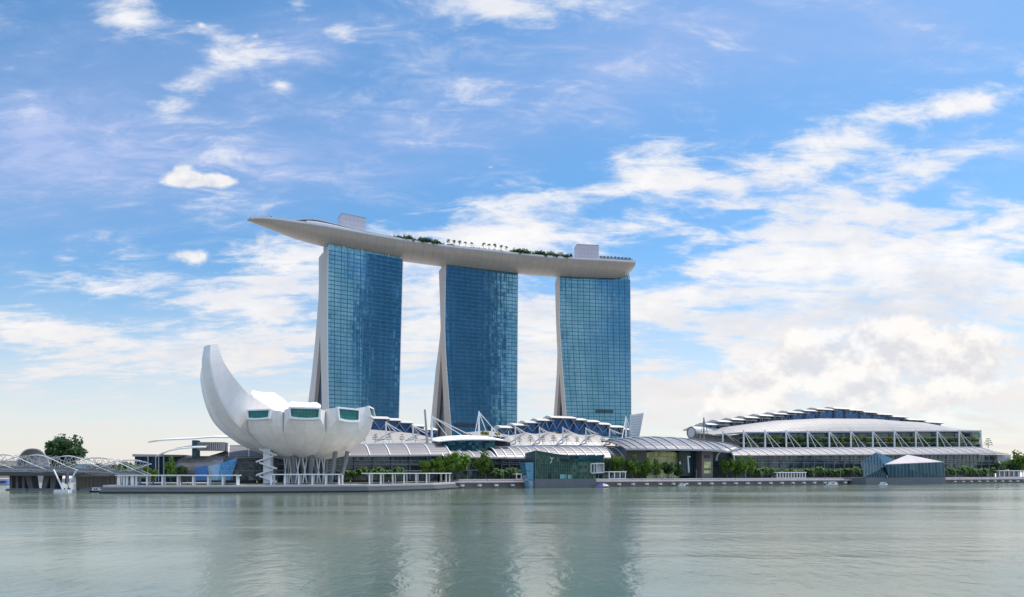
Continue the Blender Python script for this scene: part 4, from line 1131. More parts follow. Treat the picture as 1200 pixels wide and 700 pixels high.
def tree_at(px, ybase, ytop, wpx, d, label, group=None, variants=V_BROAD, kind='broad', Y=None, zb=None):
    if Y is None: p = SD(S(px, d), d, UPZ if zb is None else zb); Yq = p.y
    else: p = PZ(px, G0 if zb is None else zb, Y); Yq = Y
    top = EYE + (HY - ytop) * Yq / F; H = top - p.z; Wm = wpx * Yq / F
    return place(kind, variants, p, (Wm / 7.6, Wm / 7.6, H / 8.0), label, group, 'tree')
GB = 'broadleaf trees on the mall promenade'
tree_at(501, 553, 538, 20, 13, 'low broadleaf tree right of the palms beside the lotus museum', GB)
tree_at(514, 553, 536, 18, 14, 'small bushy tree between two taller trees before the mall entrance', GB)
tree_at(536, 553, 529.5, 30, 12, 'widest round bright green tree before the mall entrance', GB)
tree_at(523, 553, 533.5, 18, 15, 'bushy tree overlapping the left side of the widest tree', GB)
tree_at(564.5, 553, 528, 19, 12, 'tallest narrow tree before the mall entrance', GB)
tree_at(573, 553, 538, 12, 15, 'slim tree just right of the tallest narrow tree', GB, V_DARK, 'dark')
tree_at(714, 553, 537, 13, 14, 'smaller dark tree just right of the green pavilion', GB, V_DARK, 'dark')
tree_at(722, 553, 532.5, 18, 13, 'bright green tree between the green pavilion and the barrel canopy', GB)
tree_at(741, 553, 534, 19, 12, 'leftmost round tree under the barrel canopy', GB)
tree_at(756, 553, 538, 20, 13, 'second tree from the left under the barrel canopy', GB)
tree_at(769, 553, 539, 16, 12, 'third tree from the left under the barrel canopy', GB, V_BROAD)
tree_at(783, 555, 542, 18, 11, 'low dark tree before the lit arched window', GB, V_DARK, 'dark')
tree_at(795, 555, 544, 12, 11, 'smallest dark tree beside the raking white post', GB, V_DARK, 'dark')
tree_at(852, 553, 537, 18, 13, 'round tree before the arched mouth of the expo hall', GB)
tree_at(866, 553, 536.5, 18, 14, 'round tree right of the arched mouth of the expo hall', GB)
tree_at(879, 553, 534.5, 15, 13, 'pale green tree at the left end of the expo palms', GB)
tree_at(1192, 553, 529.5, 26, 16, 'large tree at the right edge beyond the white end wall', GB)
tree_at(1206, 553, 532, 26, 20, 'dark tree at the right edge behind the large tree', GB, V_DARK, 'dark')
tree_at(1181, 553, 541, 14, 18, 'small dark tree below the white end wall', GB, V_DARK, 'dark')
tree_at(1171, 553, 541, 11, 17, 'bushy dark tree left of the small tree below the white end wall', GB, V_DARK, 'dark')
# terrace trees on the mall roofs
GT = 'layered trees on the mall roof terraces'
for i, px in enumerate((609, 621.5, 636, 649, 664, 676, 690, 706, 716)):
    b_ = M(px, 520.3 - random.uniform(0, .6), 38); k = random.uniform(.85, 1.15)
    place('tier', V_TIER, b_, k, f'{nth(i)} layered tree from the left on the roof terrace below the right-hand tower', GT)
for i, px in enumerate((426, 440, 456, 471, 487)):
    b_ = M(px, 518.5 - random.uniform(0, .6), 38); k = random.uniform(.75, 1.0)
    place('tier', V_TIER, b_, k, f'{nth(i)} layered tree from the left on the roof terrace beside the lotus museum', GT)
place('tier', V_TIER, M(1158, 525.0, 40), 1.7, 'layered tree standing alone at the right end of the expo hall roof', GT)
for i, (px, yy) in enumerate(((566, 510.5), (570, 511), (583, 511.5))):
    place('shruby', V_SHRUBY, M(px, yy, 47), 1.1, f'{nth(i)} yellow-green shrub from the left on the entrance roof', 'shrubs on the entrance roof', 'shrub', name='shrub')
# hanging terraces of the expo hall
i = 0; px = 878
while px < 1150:
    ylw = px > 985 and random.random() < .5
    lab = f'{nth(i)} terrace shrub from the left behind the slanted masts of the expo hall'
    kx = random.uniform(1.5, 2.1)
    place('sh' + ('y' if ylw else 'g'), V_SHRUBY if ylw else V_SHRUB, M(px, 519.3, 43), (kx * 1.15, kx, kx * 1.05), lab, 'shrubs on the expo hall terraces', 'shrub', name='shrub'); i += 1
    if random.random() < .8:
        kx = random.uniform(1.2, 1.7)
        place('shd', V_SHRUBD if random.random() < .5 else V_SHRUB, M(px + 4, 524.6, 41), (kx * 1.2, kx, kx * .9), f'{nth(i)} terrace shrub from the left behind the slanted masts of the expo hall', 'shrubs on the expo hall terraces', 'shrub', name='shrub'); i += 1
    px += 9.8 * random.uniform(.9, 1.12)
# sky park planting
GS = 'shrubs on the rooftop deck'
for i in range(14):
    px = 463 + i * 4.1 + random.uniform(-1, 1)
    place('shd', V_SHRUBD, deckpx(px, random.uniform(1.6, 4.5), ZR + .8), random.uniform(1.7, 2.6), f'{nth(i)} shrub from the left in the group above the left-hand gap between towers', GS, 'shrub', name='shrub')
for i in range(19):
    px = 600 + i * 3.75 + random.uniform(-1, 1)
    place('shd', V_SHRUBD, deckpx(px, random.uniform(1.6, 4.5), ZR + .8), random.uniform(1.6, 2.7), f'{nth(i)} shrub from the left in the rooftop row beside the right-hand lift core', GS, 'shrub', name='shrub')
for i in range(17):
    px = 521 + i * 4.8 + random.uniform(-1, 1)
    place('shd', V_SHRUBD, deckpx(px, random.uniform(1.8, 3.5), ZR + .8), random.uniform(1.1, 1.45), f'{nth(i)} low shrub from the left under the rooftop palms', GS, 'shrub', name='shrub')
for i, px in enumerate((525, 532, 538.5, 545.5, 553, 566.5, 573, 580, 587.5, 594)):
    place('spalm', V_SPALM, deckpx(px, 2.6, ZR + .8), random.uniform(1.2, 1.45), f'{nth(i)} palm from the left on the rooftop deck above the middle tower', 'palms on the rooftop deck', 'palm tree')
for i in range(9):
    px = 704 + i * 4.2
    place('shd', V_SHRUBD, deckpx(px, 5.5, ZR + 4.9), .8, f'{nth(i)} low shrub from the left on the roof of the blunt deck end', GS, 'shrub', name='shrub')
# parasols among the loungers
for i, px in enumerate((457, 462, 467.5, 474)):
    p = deckpx(px, 2.6, ZR + .8)
    if i == 0:
        t0_ = thing('parasol', 'parasol', 'parasol', p, 'red parasols on the rooftop deck'); par0 = t0_
        mb = MB(); mb.tube([Vector((0, 0, 0)), Vector((0, 0, 3.0))], .06, 5); mb.build('pole', MT['steel'], t0_, local=True)
        mb = MB(); rg = [[Vector((q * math.cos(a * .785), q * math.sin(a * .785), z)) for a in range(8)] for q, z in ((1.7, 2.35), (.1, 3.0), (.06, 2.93), (1.62, 2.30))]
        mb.loft(rg, closed=True, cap0=False, cap1=False); mb.build('canopy', MT['red'], t0_, local=True)
        t0_['label'] = f'{nth(i)} red parasol from the left on the rooftop deck'
    else: dup(par0, p, i, 1.0, f'{nth(i)} red parasol from the left on the rooftop deck')
# ------------------------------------------------------------------ green glass pavilion in the water
def hull_solid(pts, glass_name, roof_name, root, gm, rm, slant=.0, cw=2.0, ch=3.0, up=.35):
    import bmesh
    bm = bmesh.new()
    for p in pts: bm.verts.new(p)
    r_ = bmesh.ops.convex_hull(bm, input=bm.verts[:])
    bm.normal_update()
    ga, ro = MB(), MB()
    for f in bm.faces:
        ps = [v.co.copy() for v in f.verts]
        if f.normal.z > up: ro.add(ps, [tuple(range(len(ps)))])
        else:
            h = Vector((-f.normal.y, f.normal.x, 0)).normalized() if abs(f.normal.z) < .99 else TV
            if h.dot(TV) < 0: h = -h
            uv = [((p.dot(h) + p.z * slant) / cw, p.z / ch) for p in ps]
            ga.add(ps, [tuple(range(len(ps)))], [uv])
    bm.free()
    o = ga.build(glass_name, MT[gm], root)
    if ro.f: ro.build(roof_name, MT[rm], root)
    return o
DP = -13.0
gp = thing('glass_pavilion', 'green glass pavilion on a dark plinth standing in the water before the mall', 'pavilion', SD(S(660, DP), DP + 8, 0))
sa, sb = S(627.3, DP), S(698, DP)
zb = M(627, 561.7, DP).z
mb = MB(); mb.obox(SD(sa - .2, DP - .3, -1), TV * (sb - sa + .4), BV * 15, UP * (zb + 1)); mb.build('plinth', MT['concd'], gp)
topy = lin([(627.3, 528), (640, 530.2), (652, 532.3), (665.5, 533.7), (690, 533.6), (698, 533.4)])
def gfront(u, v):
    s_ = sa + (sb - sa) * u; p = SD(s_, DP, 0); px = 600 + p.x / p.y * F
    return SD(s_, DP + .0, zb + (M(px, topy(px), DP).z - zb) * v)
mb = MB(); mb.grid(gfront, 26, 7); fo = mb.build('front_glass', MT['glass_green'], gp)
mb = MB()
mb.loft([[gfront(i / 12, 0) + BV * .3, gfront(i / 12, 1) + BV * .3 - UP * .1, gfront(i / 12, 1) + BV * 13 - UP * 1.2, gfront(i / 12, 0) + BV * 13] for i in range(13)])
mb.build('rear_glass', MT['glass_teal'], gp)
mb = MB(); mb.tube([gfront(i / 12, 1) - BV * .1 for i in range(13)], .16, 4); mb.tube([gfront(0, 0) - BV * .12, gfront(0, 1) - BV * .12], .16, 4); mb.build('edge_trim', MT['midgrey'], gp)
# teal prism leaning out at the right top
a, b_, c_, d_ = M(672, 541, DP - .5), M(668, 535.3, DP - .5), M(708.8, 533.2, DP - 2), M(705.5, 542, DP - 1)
hull_solid([a, b_, c_, d_, a + BV * 10, b_ + BV * 12, c_ + BV * 12, d_ + BV * 10], 'prism_glass', 'prism_roof', gp, 'glass_teal', 'glass_teal', up=2)
# open box window, door openings, sign
a, b_ = M(693, 555.2, DP - 1.6), M(708.2, 554.4, DP - 1.0)
mb = MB(); hgt = M(693, 544.3, DP - 1.6).z - a.z
mb.obox(a, b_ - a, BV * 8, UP * .5); mb.obox(a + UP * hgt, b_ - a, BV * 8, UP * .5)
for f in (0, .22, .40, .97): mb.obox(a + (b_ - a) * f, (b_ - a) * .03, BV * 7.9, UP * hgt)
mb.build('balcony_frame', MT['offwhite'], gp)
mb = MB(); mb.obox(a + BV * 2 + (b_ - a) * .45 + UP * .5, (b_ - a) * .5, BV * .3, UP * (hgt - .5)); mb.build('lit_blind', MT['cream'], gp)
mb = MB(); mb.obox(a + BV * 3 + UP * .5, (b_ - a) * .44, BV * .2, UP * (hgt - .5)); mb.build('balcony_opening', MT['black'], gp)
for (x0, x1, y0, y1, mn) in ((643.2, 645.8, 555, 561.4, 'black'), (655.8, 664, 556, 561.3, 'glass_crown'), (665.2, 669.8, 556.5, 561.3, 'glass_crown')):
    p, q = M(x0, y1, DP - .25), M(x1, y1, DP - .25); z1 = M(x0, y0, DP - .25).z
    mb = MB(); mb.grid(lambda u, v: p.lerp(q, u) - BV * .06 + UP * ((z1 - p.z) * v), 3, 1); mb.build('doorway', MT[mn], gp)
mx = Matrix(((TX, 0, -BX, 0), (TY, 0, -BY, 0), (0, 1, 0, 0), (0, 0, 0, 1)))
def sign(txt, px, py, d, size, mtl, root, name='sign_letter', gap=1.0):
    x = 0.0; p0 = M(px, py, d)
    for ch in txt:
        cu = bpy.data.curves.new(name, 'FONT'); cu.body = ch; cu.size = size; cu.extrude = .06
        tmp = bpy.data.objects.new('tmp', cu); COL.objects.link(tmp)
        bpy.context.view_layer.update()
        me = bpy.data.meshes.new_from_object(tmp.evaluated_get(bpy.context.evaluated_depsgraph_get()))
        wdt = max(v.co.x for v in me.vertices)
        bpy.data.objects.remove(tmp); bpy.data.curves.remove(cu)
        me.transform(Matrix.Translation(p0 + TV * x) @ mx.to_3x3().to_4x4()); me.transform(Matrix.Translation(-Vector(root.location)))
        me.materials.clear(); me.materials.append(MT[mtl])
        o = bpy.data.objects.new(name, me); COL.objects.link(o); o.parent = root
        x += wdt * gap + size * .12
sign('ENNX', 657.6, 541.6, DP - .25, 2.5, 'black', gp, gap=1.05)
# raised-arm mark on the sign
c0 = M(646.2, 539.3, DP - .3); mb = MB()
mb.tube([c0 + TV * -.9 + UP * -1.5, c0 + TV * .1 + UP * -.9, c0 + TV * .1 + UP * .3, c0 + TV * -.6 + UP * 1.5], .22, 5)
mb.tube([c0 + TV * .1 + UP * .3, c0 + TV * .9 + UP * 1.0, c0 + TV * 1.3 + UP * 1.15], .17, 5)
mb.build('sign_mark', MT['white'], gp)
# small blue faceted wing with a white foot
a = thing('glass_prism', 'small blue glass prism on a white foot, left of the green glass pavilion', 'pavilion wing', SD(S(621, -9), -8, 0))
p = [M(615.3, 542.2, -8), M(626.2, 542, -11), M(626.2, 563.2, -11), M(618.8, 563.2, -9)]
hull_solid(p + [q + BV * 7 for q in p], 'glass', 'roof', a, 'glass_blue', 'paleblue', .8, 1.6, 1.6)
p = [M(618.9, 563.3, -9), M(626.2, 563.3, -11.1), M(626.2, 573, -11.1), M(621, 573, -9)]
hull_solid(p + [q + BV * 6 for q in p], 'foot', 'foot_top', a, 'paleblue', 'paleblue')
# ------------------------------------------------------------------ striped pavilion on the right
sp2 = thing('crystal_pavilion', 'faceted dark striped glass pavilion with pale pitched roofs, in the water before the expo hall', 'pavilion', SD(S(1060, -12), -6, 0))
zb = M(1060, 559.6, -14).z
s_a, s_b = S(1012.5, -12), S(1107, -13)
mb = MB(); mb.obox(SD(s_a, -13.6, -1), TV * (s_b - s_a), BV * 17, UP * (zb + 1)); mb.build('plinth', MT['concd'], sp2)
P_ = lambda px, py, d: M(px, py, d)
hull_solid([P_(1012.6, 559.5, -11), P_(1040.2, 559.5, -14.2), P_(1008.4, 541.5, -6), P_(1027, 530, -7), P_(1037.5, 547, -13.5), P_(1047, 546, 3), P_(1016, 548, 2), P_(1014, 559, 1), P_(1047, 559, 2), P_(1049, 539, -3)],
           'left_glass', 'left_roof', sp2, 'glass_stripe', 'midgrey', -.35, 2.0, 2.4, .8)
hull_solid([P_(1042, 559.5, -14), P_(1107.3, 559.5, -13), P_(1107, 559.5, 3), P_(1046, 559.5, 3), P_(1036.5, 544.4, -16), P_(1105.6, 541.4, -14.5), P_(1063.5, 533, -7), P_(1056, 541, 4), P_(1103, 541, 4)],
           'right_glass', 'right_roof', sp2, 'glass_stripe', 'stone', .32, 3.6, 20., .3)
for (a, b_) in ((P_(1036.5, 544.4, -16.1), P_(1105.6, 541.4, -14.6)), (P_(1027, 530, -7.1), P_(1040.2, 559.5, -14.3)), (P_(1105.6, 541.4, -14.6), P_(1107.3, 559.5, -13.1))):
    mb = MB(); mb.bar(a, b_, .28); mb.build('edge_trim', MT['steel'], sp2)
# ------------------------------------------------------------------ pergolas and kiosks
def along_out(px, k):
    """point on the museum quay line (inset k) seen at px"""
    pts = inset(out, k); best = None
    for a, b_ in zip(pts, pts[1:]):
        for i in range(61):
            p = a.lerp(b_, i / 60); e = abs(p.x / p.y * F + 600 - px)
            if best is None or e < best[0]: best = (e, p.copy())
    return best[1]
GPG = 'white pergolas along the museum quay'
def pergola(px0, px1, y0, y1, k, n, label, dense=()):
    p0, p1 = along_out(px0, k), along_out(px1, k)
    root = thing('pergola', label, 'pergola', (p0 + p1) / 2 + UP * G0, GPG)
    z = EYE + (HY - (y0 + y1) / 2) * (p0.y + p1.y) / 2 / F
    N_ = max(6, int((px1 - px0) / 8)); row = [along_out(px0 + (px1 - px0) * i / N_, k) for i in range(N_ + 1)]
    mb = MB(); rg = []
    for i, p in enumerate(row):
        q = row[min(i + 1, N_)] - row[max(i - 1, 0)]; nn = Vector((-q.y, q.x, 0)).normalized()
        rg.append([p - nn * .9 + UP * (z - .25), p + nn * 4.4 + UP * (z - .25), p + nn * 4.4 + UP * (z + .15), p - nn * .9 + UP * (z + .15)])
    mb.loft(rg); mb.build('roof', MT['white'], root)
    xs = [px0 + 2 + (px1 - px0 - 4) * i / (n - 1) for i in range(n)] + list(dense)
    for x in xs:
        p = along_out(x, k); mb = MB(); mb.obox(p + Vector((-.3, -.3, G0)), (.6, 0, 0), (0, .6, 0), UP * (z - G0 - .25)); mb.build('post', MT['white'], root)
        q = along_out(x + 3, k + 3.4)
        mb = MB(); mb.obox(q + Vector((-.25, -.25, G0)), (.5, 0, 0), (0, .5, 0), UP * (z - G0 - .25)); mb.build('post', MT['white'], root)
    mb = MB(); p = along_out(px0 + 2, k + 2); q = along_out(px1 - 2, k + 2); mb.tube([p + UP * (G0 + .75), q + UP * (G0 + .75)], .22, 4); mb.build('bench', MT['stone'], root)
pergola(136, 280, 557.4, 556.8, 2.2, 9, 'long white pergola between the bridge and the museum stair', (140, 145, 150, 155, 160))
pergola(317, 399, 556.2, 555.8, 2.2, 6, 'white pergola before the lattice legs of the museum')
pergola(431.5, 529, 554.6, 554.8, 2.4, 8, 'white pergola before the palms right of the museum', (514, 523))
def kiosk(px0, px1, y0, y1, d, n, label, zz=UPZ):
    sa, sb = S(px0, d), S(px1, d); root = thing('kiosk', label, 'kiosk', SD((sa + sb) / 2, d + 2, zz), 'white framed kiosks on the boardwalk')
    zt = M((px0 + px1) / 2, y0, d).z
    mb = MB(); mb.obox(SD(sa - .4, d - .5, zt - .55), TV * (sb - sa + .8), BV * 5, UP * .55); mb.build('roof', MT['white'], root)
    for i in range(n + 1):
        s_ = sa + (sb - sa) * i / n; mb = MB(); mb.obox(SD(s_ - .22, d, zz), TV * .44, BV * .44, UP * (zt - .55 - zz)); mb.build('post', MT['white'], root)
    mb = MB(); mb.grid(lambda u, v: SD(sa + (sb - sa) * u, d + 2.4, zz + (zt - .5 - zz) * v), n, 2); mb.build('glass', MT['glass_mall'], root)
    mb = MB(); mb.obox(SD(sa, d - .1, zz), TV * (sb - sa), BV * .5, UP * .55); mb.build('base', MT['offwhite'], root)
kiosk(605.5, 616.5, 555, 561.5, 9, 2, 'small white framed kiosk left of the blue glass prism')
kiosk(911, 944, 553.3, 561, 8.5, 10, 'long white framed kiosk below the expo hall palms')
kiosk(1171.5, 1199, 551.3, 559, 9, 5, 'white framed kiosk below the trees at the right edge')
kiosk(714, 733, 552.5, 560, 10, 3, 'white framed kiosk just right of the green glass pavilion')
# low walls, railings and bollard lamps along the boardwalk
for i, (a, b_) in enumerate(((541, 612), (717, 1005), (1110, 1230))):
    sa, sb = S(a, -2.4), S(b_, -2.4); root = thing('railing', ['steel railing along the boardwalk left of the green pavilion', 'longest steel railing along the boardwalk, between the two pavilions', 'steel railing along the boardwalk right of the striped pavilion'][i], 'railing', SD((sa + sb) / 2, -2.4, 3.3))
    mb = MB()
    for h_ in (.55, 1.05): mb.bar(SD(sa, -2.4, 3.3 + h_), SD(sb, -2.4, 3.3 + h_), .045)
    mb.build('rail', MT['steel'], root)
    mb = MB(); s_ = sa
    while s_ <= sb: mb.bar(SD(s_, -2.4, 3.28), SD(s_, -2.4, 4.38), .06); s_ += 3.0
    pst = mb.build('posts', MT['steel'], root); pst['kind'] = 'stuff'
# ------------------------------------------------------------------ left end of the mall: winged pavilion and neighbours
def wing(pts, thick, width, label, root, mtl='offwhite'):
    """thin curved canopy wing through (px,py,Y) points, width going back"""
    ps = [P3(*p) for p in pts]; mb = MB()
    mb.loft([[p, p + Vector((-2, width, 1.5)), p + Vector((-2, width, 1.5 + thick)), p + UP * thick] for p in ps]); mb.build(label, MT[mtl], root, smooth=True)
cp_ = thing('canopied_entrance', 'dark glazed rotunda with two thin sweeping canopy wings, left of the lotus museum', 'building', PZ(235, G0, 345))
wing([(173.6, 519.2, 345), (180, 517.9, 345), (190, 516.9, 345), (206, 516.0, 345), (225, 515.2, 345), (248, 513.4, 345), (270, 513.6, 345), (292, 516, 345)], .7, 14, 'upper_wing', cp_)
wing([(182.5, 535.6, 340), (190, 532, 340), (200, 528.8, 340), (212, 526.6, 340), (226, 525.4, 340), (240, 525.2, 340)], .6, 10, 'lower_wing', cp_)
mb = MB(); a = PZ(225, G0, 348); mb.obox(a, (2.2, .5, 0), (-.5, 5, 0), UP * (P3(225, 516, 348).z - G0)); mb.build('lift_shaft', MT['glass_teal'], cp_)
mb = MB(); a, b_ = PZ(231, 0, 349), PZ(262, 0, 349); z0, z1 = P3(231, 528, 349).z, P3(231, 518.2, 349).z
for i in range(15):
    p = a.lerp(b_, i / 14); mb = MB(); mb.obox(Vector((p.x, p.y, z0)), (.42, 0, 0), (0, 1, 0), UP * (z1 - z0)); mb.build('louvre_fin', MT['offwhite'], cp_)
mb = MB(); mb.obox(PZ(229, z0, 350.5), (b_.x - a.x, 0, 0), (0, 8, 0), UP * (z1 - z0)); mb.build('louvre_core', MT['grey'], cp_)
# rounded glass tube
rg = []
yc, zc = 352, P3(230, 536, 345).z
for i in range(15):
    f = i / 14; px = 206.5 + 62 * f; rr = 8.2 * (math.sin(min(1, f * 4.5 + .06) * math.pi / 2)) ** .7
    c0 = PZ(px, 0, yc)
    rg.append([Vector((c0.x, yc - math.cos(a) * rr, G0 + max(0, (zc - G0) * .62) + math.sin(a) * rr * .72)) for a in [math.pi * 2 * q / 20 for q in range(20)]])
mb = MB(); mb.loft(rg); mb.has_uv = True
mb.uv = [[(mb.v[j].x / 1.6, mb.v[j].z / 1.5) for j in fa] for fa in mb.f]
mb.build('glass_vault', MT['canopy2'], cp_)
mb = MB(); mb.obox(PZ(208, G0, 346), (26, 0, 0), (0, 8, 0), UP * 6.5); mb.build('entrance_wall', MT['dark'], cp_)
bx = thing('glass_box_building', 'low dark glass box building with a flat grey roof behind the long pergola', 'building', PZ(180, G0, 350))
a = PZ(157.5, G0, 350); wd = PZ(213, 0, 350).x - a.x; zt = P3(170, 535.2, 350).z
mb = MB(); mb.obox(a + Vector((.3, .4, 0)), (wd - .6, 0, 0), (0, 16, 0), UP * (zt - G0)); mb.build('body', MT['dark'], bx)
mb = MB(); mb.grid(lambda u, v: Vector((a.x + .2 + (wd - .4) * u, 350, G0 + (zt - G0) * v)), 12, 2); mb.build('front_glass', MT['glass_side'], bx)
mb = MB(); mb.prism([a + Vector((-.4, -1.2, zt - G0)), a + Vector((wd + 1, -1.2, zt - G0)), a + Vector((wd + 1, -1.2, zt - G0 + .9)), a + Vector((-.4, -1.2, zt - G0 + 1.3))], (0, 18, 0)); mb.build('roof', MT['grey'], bx)
for px in (173.5, 182.5, 186, 192): mb = MB(); p = PZ(px, G0, 348.9); mb.tube([p, p + UP * (zt - G0)], .35, 6); mb.build('column', MT['steel'], bx)
# pale vaulted roof seen behind the tall petal
w5 = thing('vaulted_roof', 'pale barrel roof of the mall showing below the tallest museum petal', 'roof', PZ(275, G0, 352))
a0 = [PZ(px, 0, 352) for px in (246, 262, 285, 310, 330)]
zz_ = [P3(246, 531.5, 352).z, P3(262, 524.5, 352).z, P3(285, 522.5, 352).z, P3(310, 522.5, 352).z, P3(330, 522.8, 352).z]
zl_ = P3(262, 534, 352).z
rows = []
for p, z in zip(a0, zz_): rows.append([Vector((p.x, 352 + 12 * q / 6, zl_ + (z - zl_) * math.sin(q / 6 * math.pi / 2))) for q in range(7)])
roofsheet(rows, .4, 4).build('roof', MT['canopy'], w5)
mb = MB(); mb.obox(Vector((a0[0].x + 1, 353.5, G0)), (a0[-1].x - a0[0].x - 1, 0, 0), (0, 10, 0), UP * (zl_ - G0)); mb.build('wall', MT['glass_teal'], w5)
for i in range(9):
    x = a0[1].x + (a0[-1].x - a0[1].x) * i / 8; mb = MB(); mb.tube([Vector((x, 352.6, G0)), Vector((x, 352.6, zl_))], .22, 5); mb.build('column', MT['midgrey'], w5)
# dark blue glass front behind the hoarding
bg_ = thing('glazed_hall', 'dark blue glass facade between the pale blue hoarding and the museum stair', 'facade', PZ(290, G0, 322))
a = PZ(268, G0, 322); b_ = PZ(309, G0, 322)
mb = MB(); mb.grid(lambda u, v: Vector((a.x + (b_.x - a.x) * u, 322, G0 + (P3(290, 536, 322).z - G0) * v)), 9, 5); mb.build('glass', MT['glass_teal'], bg_)
mb = MB(); mb.obox(a + Vector((0, .4, 0)), (b_.x - a.x, 0, 0), (0, 6, 0), UP * (P3(290, 536, 322).z - G0 - .2)); mb.build('rear_wall', MT['dark'], bg_)
# crumpled blue hoarding
hb = thing('blue_hoarding', 'crumpled hoarding of bright and pale blue panels behind the long pergola', 'hoarding', PZ(255, G0, 285))
Y_ = 285
hull_solid([P3(228, 548, Y_), P3(243, 545.5, Y_ - 1), P3(243.5, 563, Y_ - 2), P3(229, 563.5, Y_), P3(232, 547, Y_ + 6), P3(241, 562, Y_ + 6)], 'bright_panel', 'bright_top', hb, 'blue', 'blue')
hull_solid([P3(244.2, 546.5, Y_ - 2), P3(258, 543, Y_ - 1), P3(256, 563, Y_ - 3), P3(245, 563, Y_ - 1), P3(250, 545, Y_ + 5), P3(250, 562, Y_ + 5)], 'pale_panel', 'pale_top', hb, 'paleblue', 'paleblue')
hull_solid([P3(258.5, 543, Y_ - 1), P3(278.5, 536.3, Y_), P3(270, 563, Y_ - 2), P3(256.6, 563, Y_ - 3), P3(268, 545, Y_ + 6), P3(266, 562, Y_ + 6)], 'pale_panel', 'pale_top', hb, 'glass_blue', 'paleblue', .5, 1.8, 2.2)
# trees at the left
GL = 'trees at the left end of the promenade'
tree_at(152, 560, 543.5, 15, 0, 'bright green tree at the bridge end, leftmost of the pair', GL, Y=290)
tree_at(165, 560, 544, 15, 0, 'bright green tree at the bridge end, rightmost of the pair', GL, Y=288)
tree_at(141, 560, 546, 12, 0, 'low bright bush-like tree where the footbridge meets the promenade', GL, Y=292)
tree_at(179, 560, 548.5, 12, 0, 'low bright tree before the dark glass box building', GL, Y=296)
tree_at(200, 560, 536.5, 13, 0, 'tall loose tree before the glass box building', GL, Y=330)
tree_at(213, 560, 546, 15, 0, 'round low tree before the rotunda with canopy wings', GL, V_DARK, 'dark', Y=315)
tree_at(78, 560, 511, 39, 0, 'big dark round tree rising behind the bridge', GL, V_DARK, 'dark', Y=345)
tree_at(69, 560, 517, 24, 0, 'dark tree overlapping the left side of the big round tree behind the bridge', GL, V_DARK, 'dark', Y=342)
for i, (px, yt, w_) in enumerate(((118, 543, 14), (133, 544, 14), (147, 541.5, 16), (106, 546, 12))):
    tree_at(px, 560, yt, w_, 0, f'{nth(i)} of the low hazy trees beyond the right end of the bridge', GL, V_BROAD if i % 2 else V_DARK, 'broad' if i % 2 else 'dark', Y=420)
for i, (px, yt, w_) in enumerate(((36, 556, 13), (62, 558, 12), (92, 559, 15), (100, 556, 12))):
    o = place('sh', V_SHRUB, P3(px, 573.0, 330) if False else PZ(px, G0, 400), (2.2, 2.2, 2.4), f'{nth(i)} bright shrub from the left seen under the bridge deck', 'shrubs seen under the bridge', 'shrub', name='shrub')
# low buildings beyond the bridge
def lowb(px0, px1, ytop, Y, mtl, label, roof='grey'):
    a = PZ(px0, G0, Y); b_ = PZ(px1, G0, Y); zt = P3(px0, ytop, Y).z; root = thing('low_building', label, 'building', (a + b_) / 2, 'low buildings beyond the bridge')
    mb = MB(); mb.obox(a, b_ - a, (0, 14, 0), UP * (zt - G0)); mb.build('walls', MT[mtl], root)
    mb = MB(); mb.obox(a + Vector((-.6, -.6, zt - G0)), b_ - a + Vector((1.2, 0, 0)), (0, 15, 0), UP * .8); mb.build('roof', MT[roof], root)
    n = max(2, int((b_.x - a.x) / 4))
    for i in range(n):
        x = a.x + (b_.x - a.x) * (i + .5) / n; mb = MB(); mb.obox((x - .9, Y - .12, G0 + (zt - G0) * .45), (1.8, 0, 0), (0, .1, 0), UP * 1.6); mb.build('window', MT['dark'], root)
lowb(-12, 20, 541, 620, 'tan', 'tan low building at the left edge beyond the bridge')
lowb(104, 150, 546, 470, 'tan', 'long tan low building beyond the right end of the bridge')
lowb(34, 42, 543.5, 600, 'tan', 'narrow tan building seen through the arched shelter')
lowb(86, 104, 545, 520, 'glass_blue', 'low pale blue building seen through the bridge truss below the big tree')
# grey arched shelter behind the bridge
sh = thing('arched_shelter', 'grey translucent arched shelter rising behind the bridge, left of the big tree', 'shelter', PZ(38, G0, 330))
rg = []
for i in range(17):
    a = math.pi * i / 16
    rg.append([PZ(38.5 - 20 * math.copysign(abs(math.cos(a)) ** .8, math.cos(a)), G0 + (P3(38, 526.2, 330).z - G0) * math.sin(a) ** .75, 330 + 22 * q) for q in (0, .33, .66, 1)])
mb = MB()
for i in range(16):
    for q in range(3): mb.quad(rg[i][q], rg[i][q + 1], rg[i + 1][q + 1], rg[i + 1][q], [(i, q * 3), (i, q * 3 + 3), (i + 1, q * 3 + 3), (i + 1, q * 3)])
mb.build('arched_skin', MT['offwhite'], sh)
mb = MB(); mb.grid(lambda u, v: rg[int(round(u * 16))][1].lerp(Vector((rg[int(round(u * 16))][1].x, rg[0][1].y, G0)), 1 - v), 16, 6); mb.build('end_glazing', MT['offwhite'], sh)
for q in (0, 2, 3): mb = MB(); mb.tube([r_[q] for r_ in rg], .4, 4); mb.build('arch_rib', MT['grey'], sh)
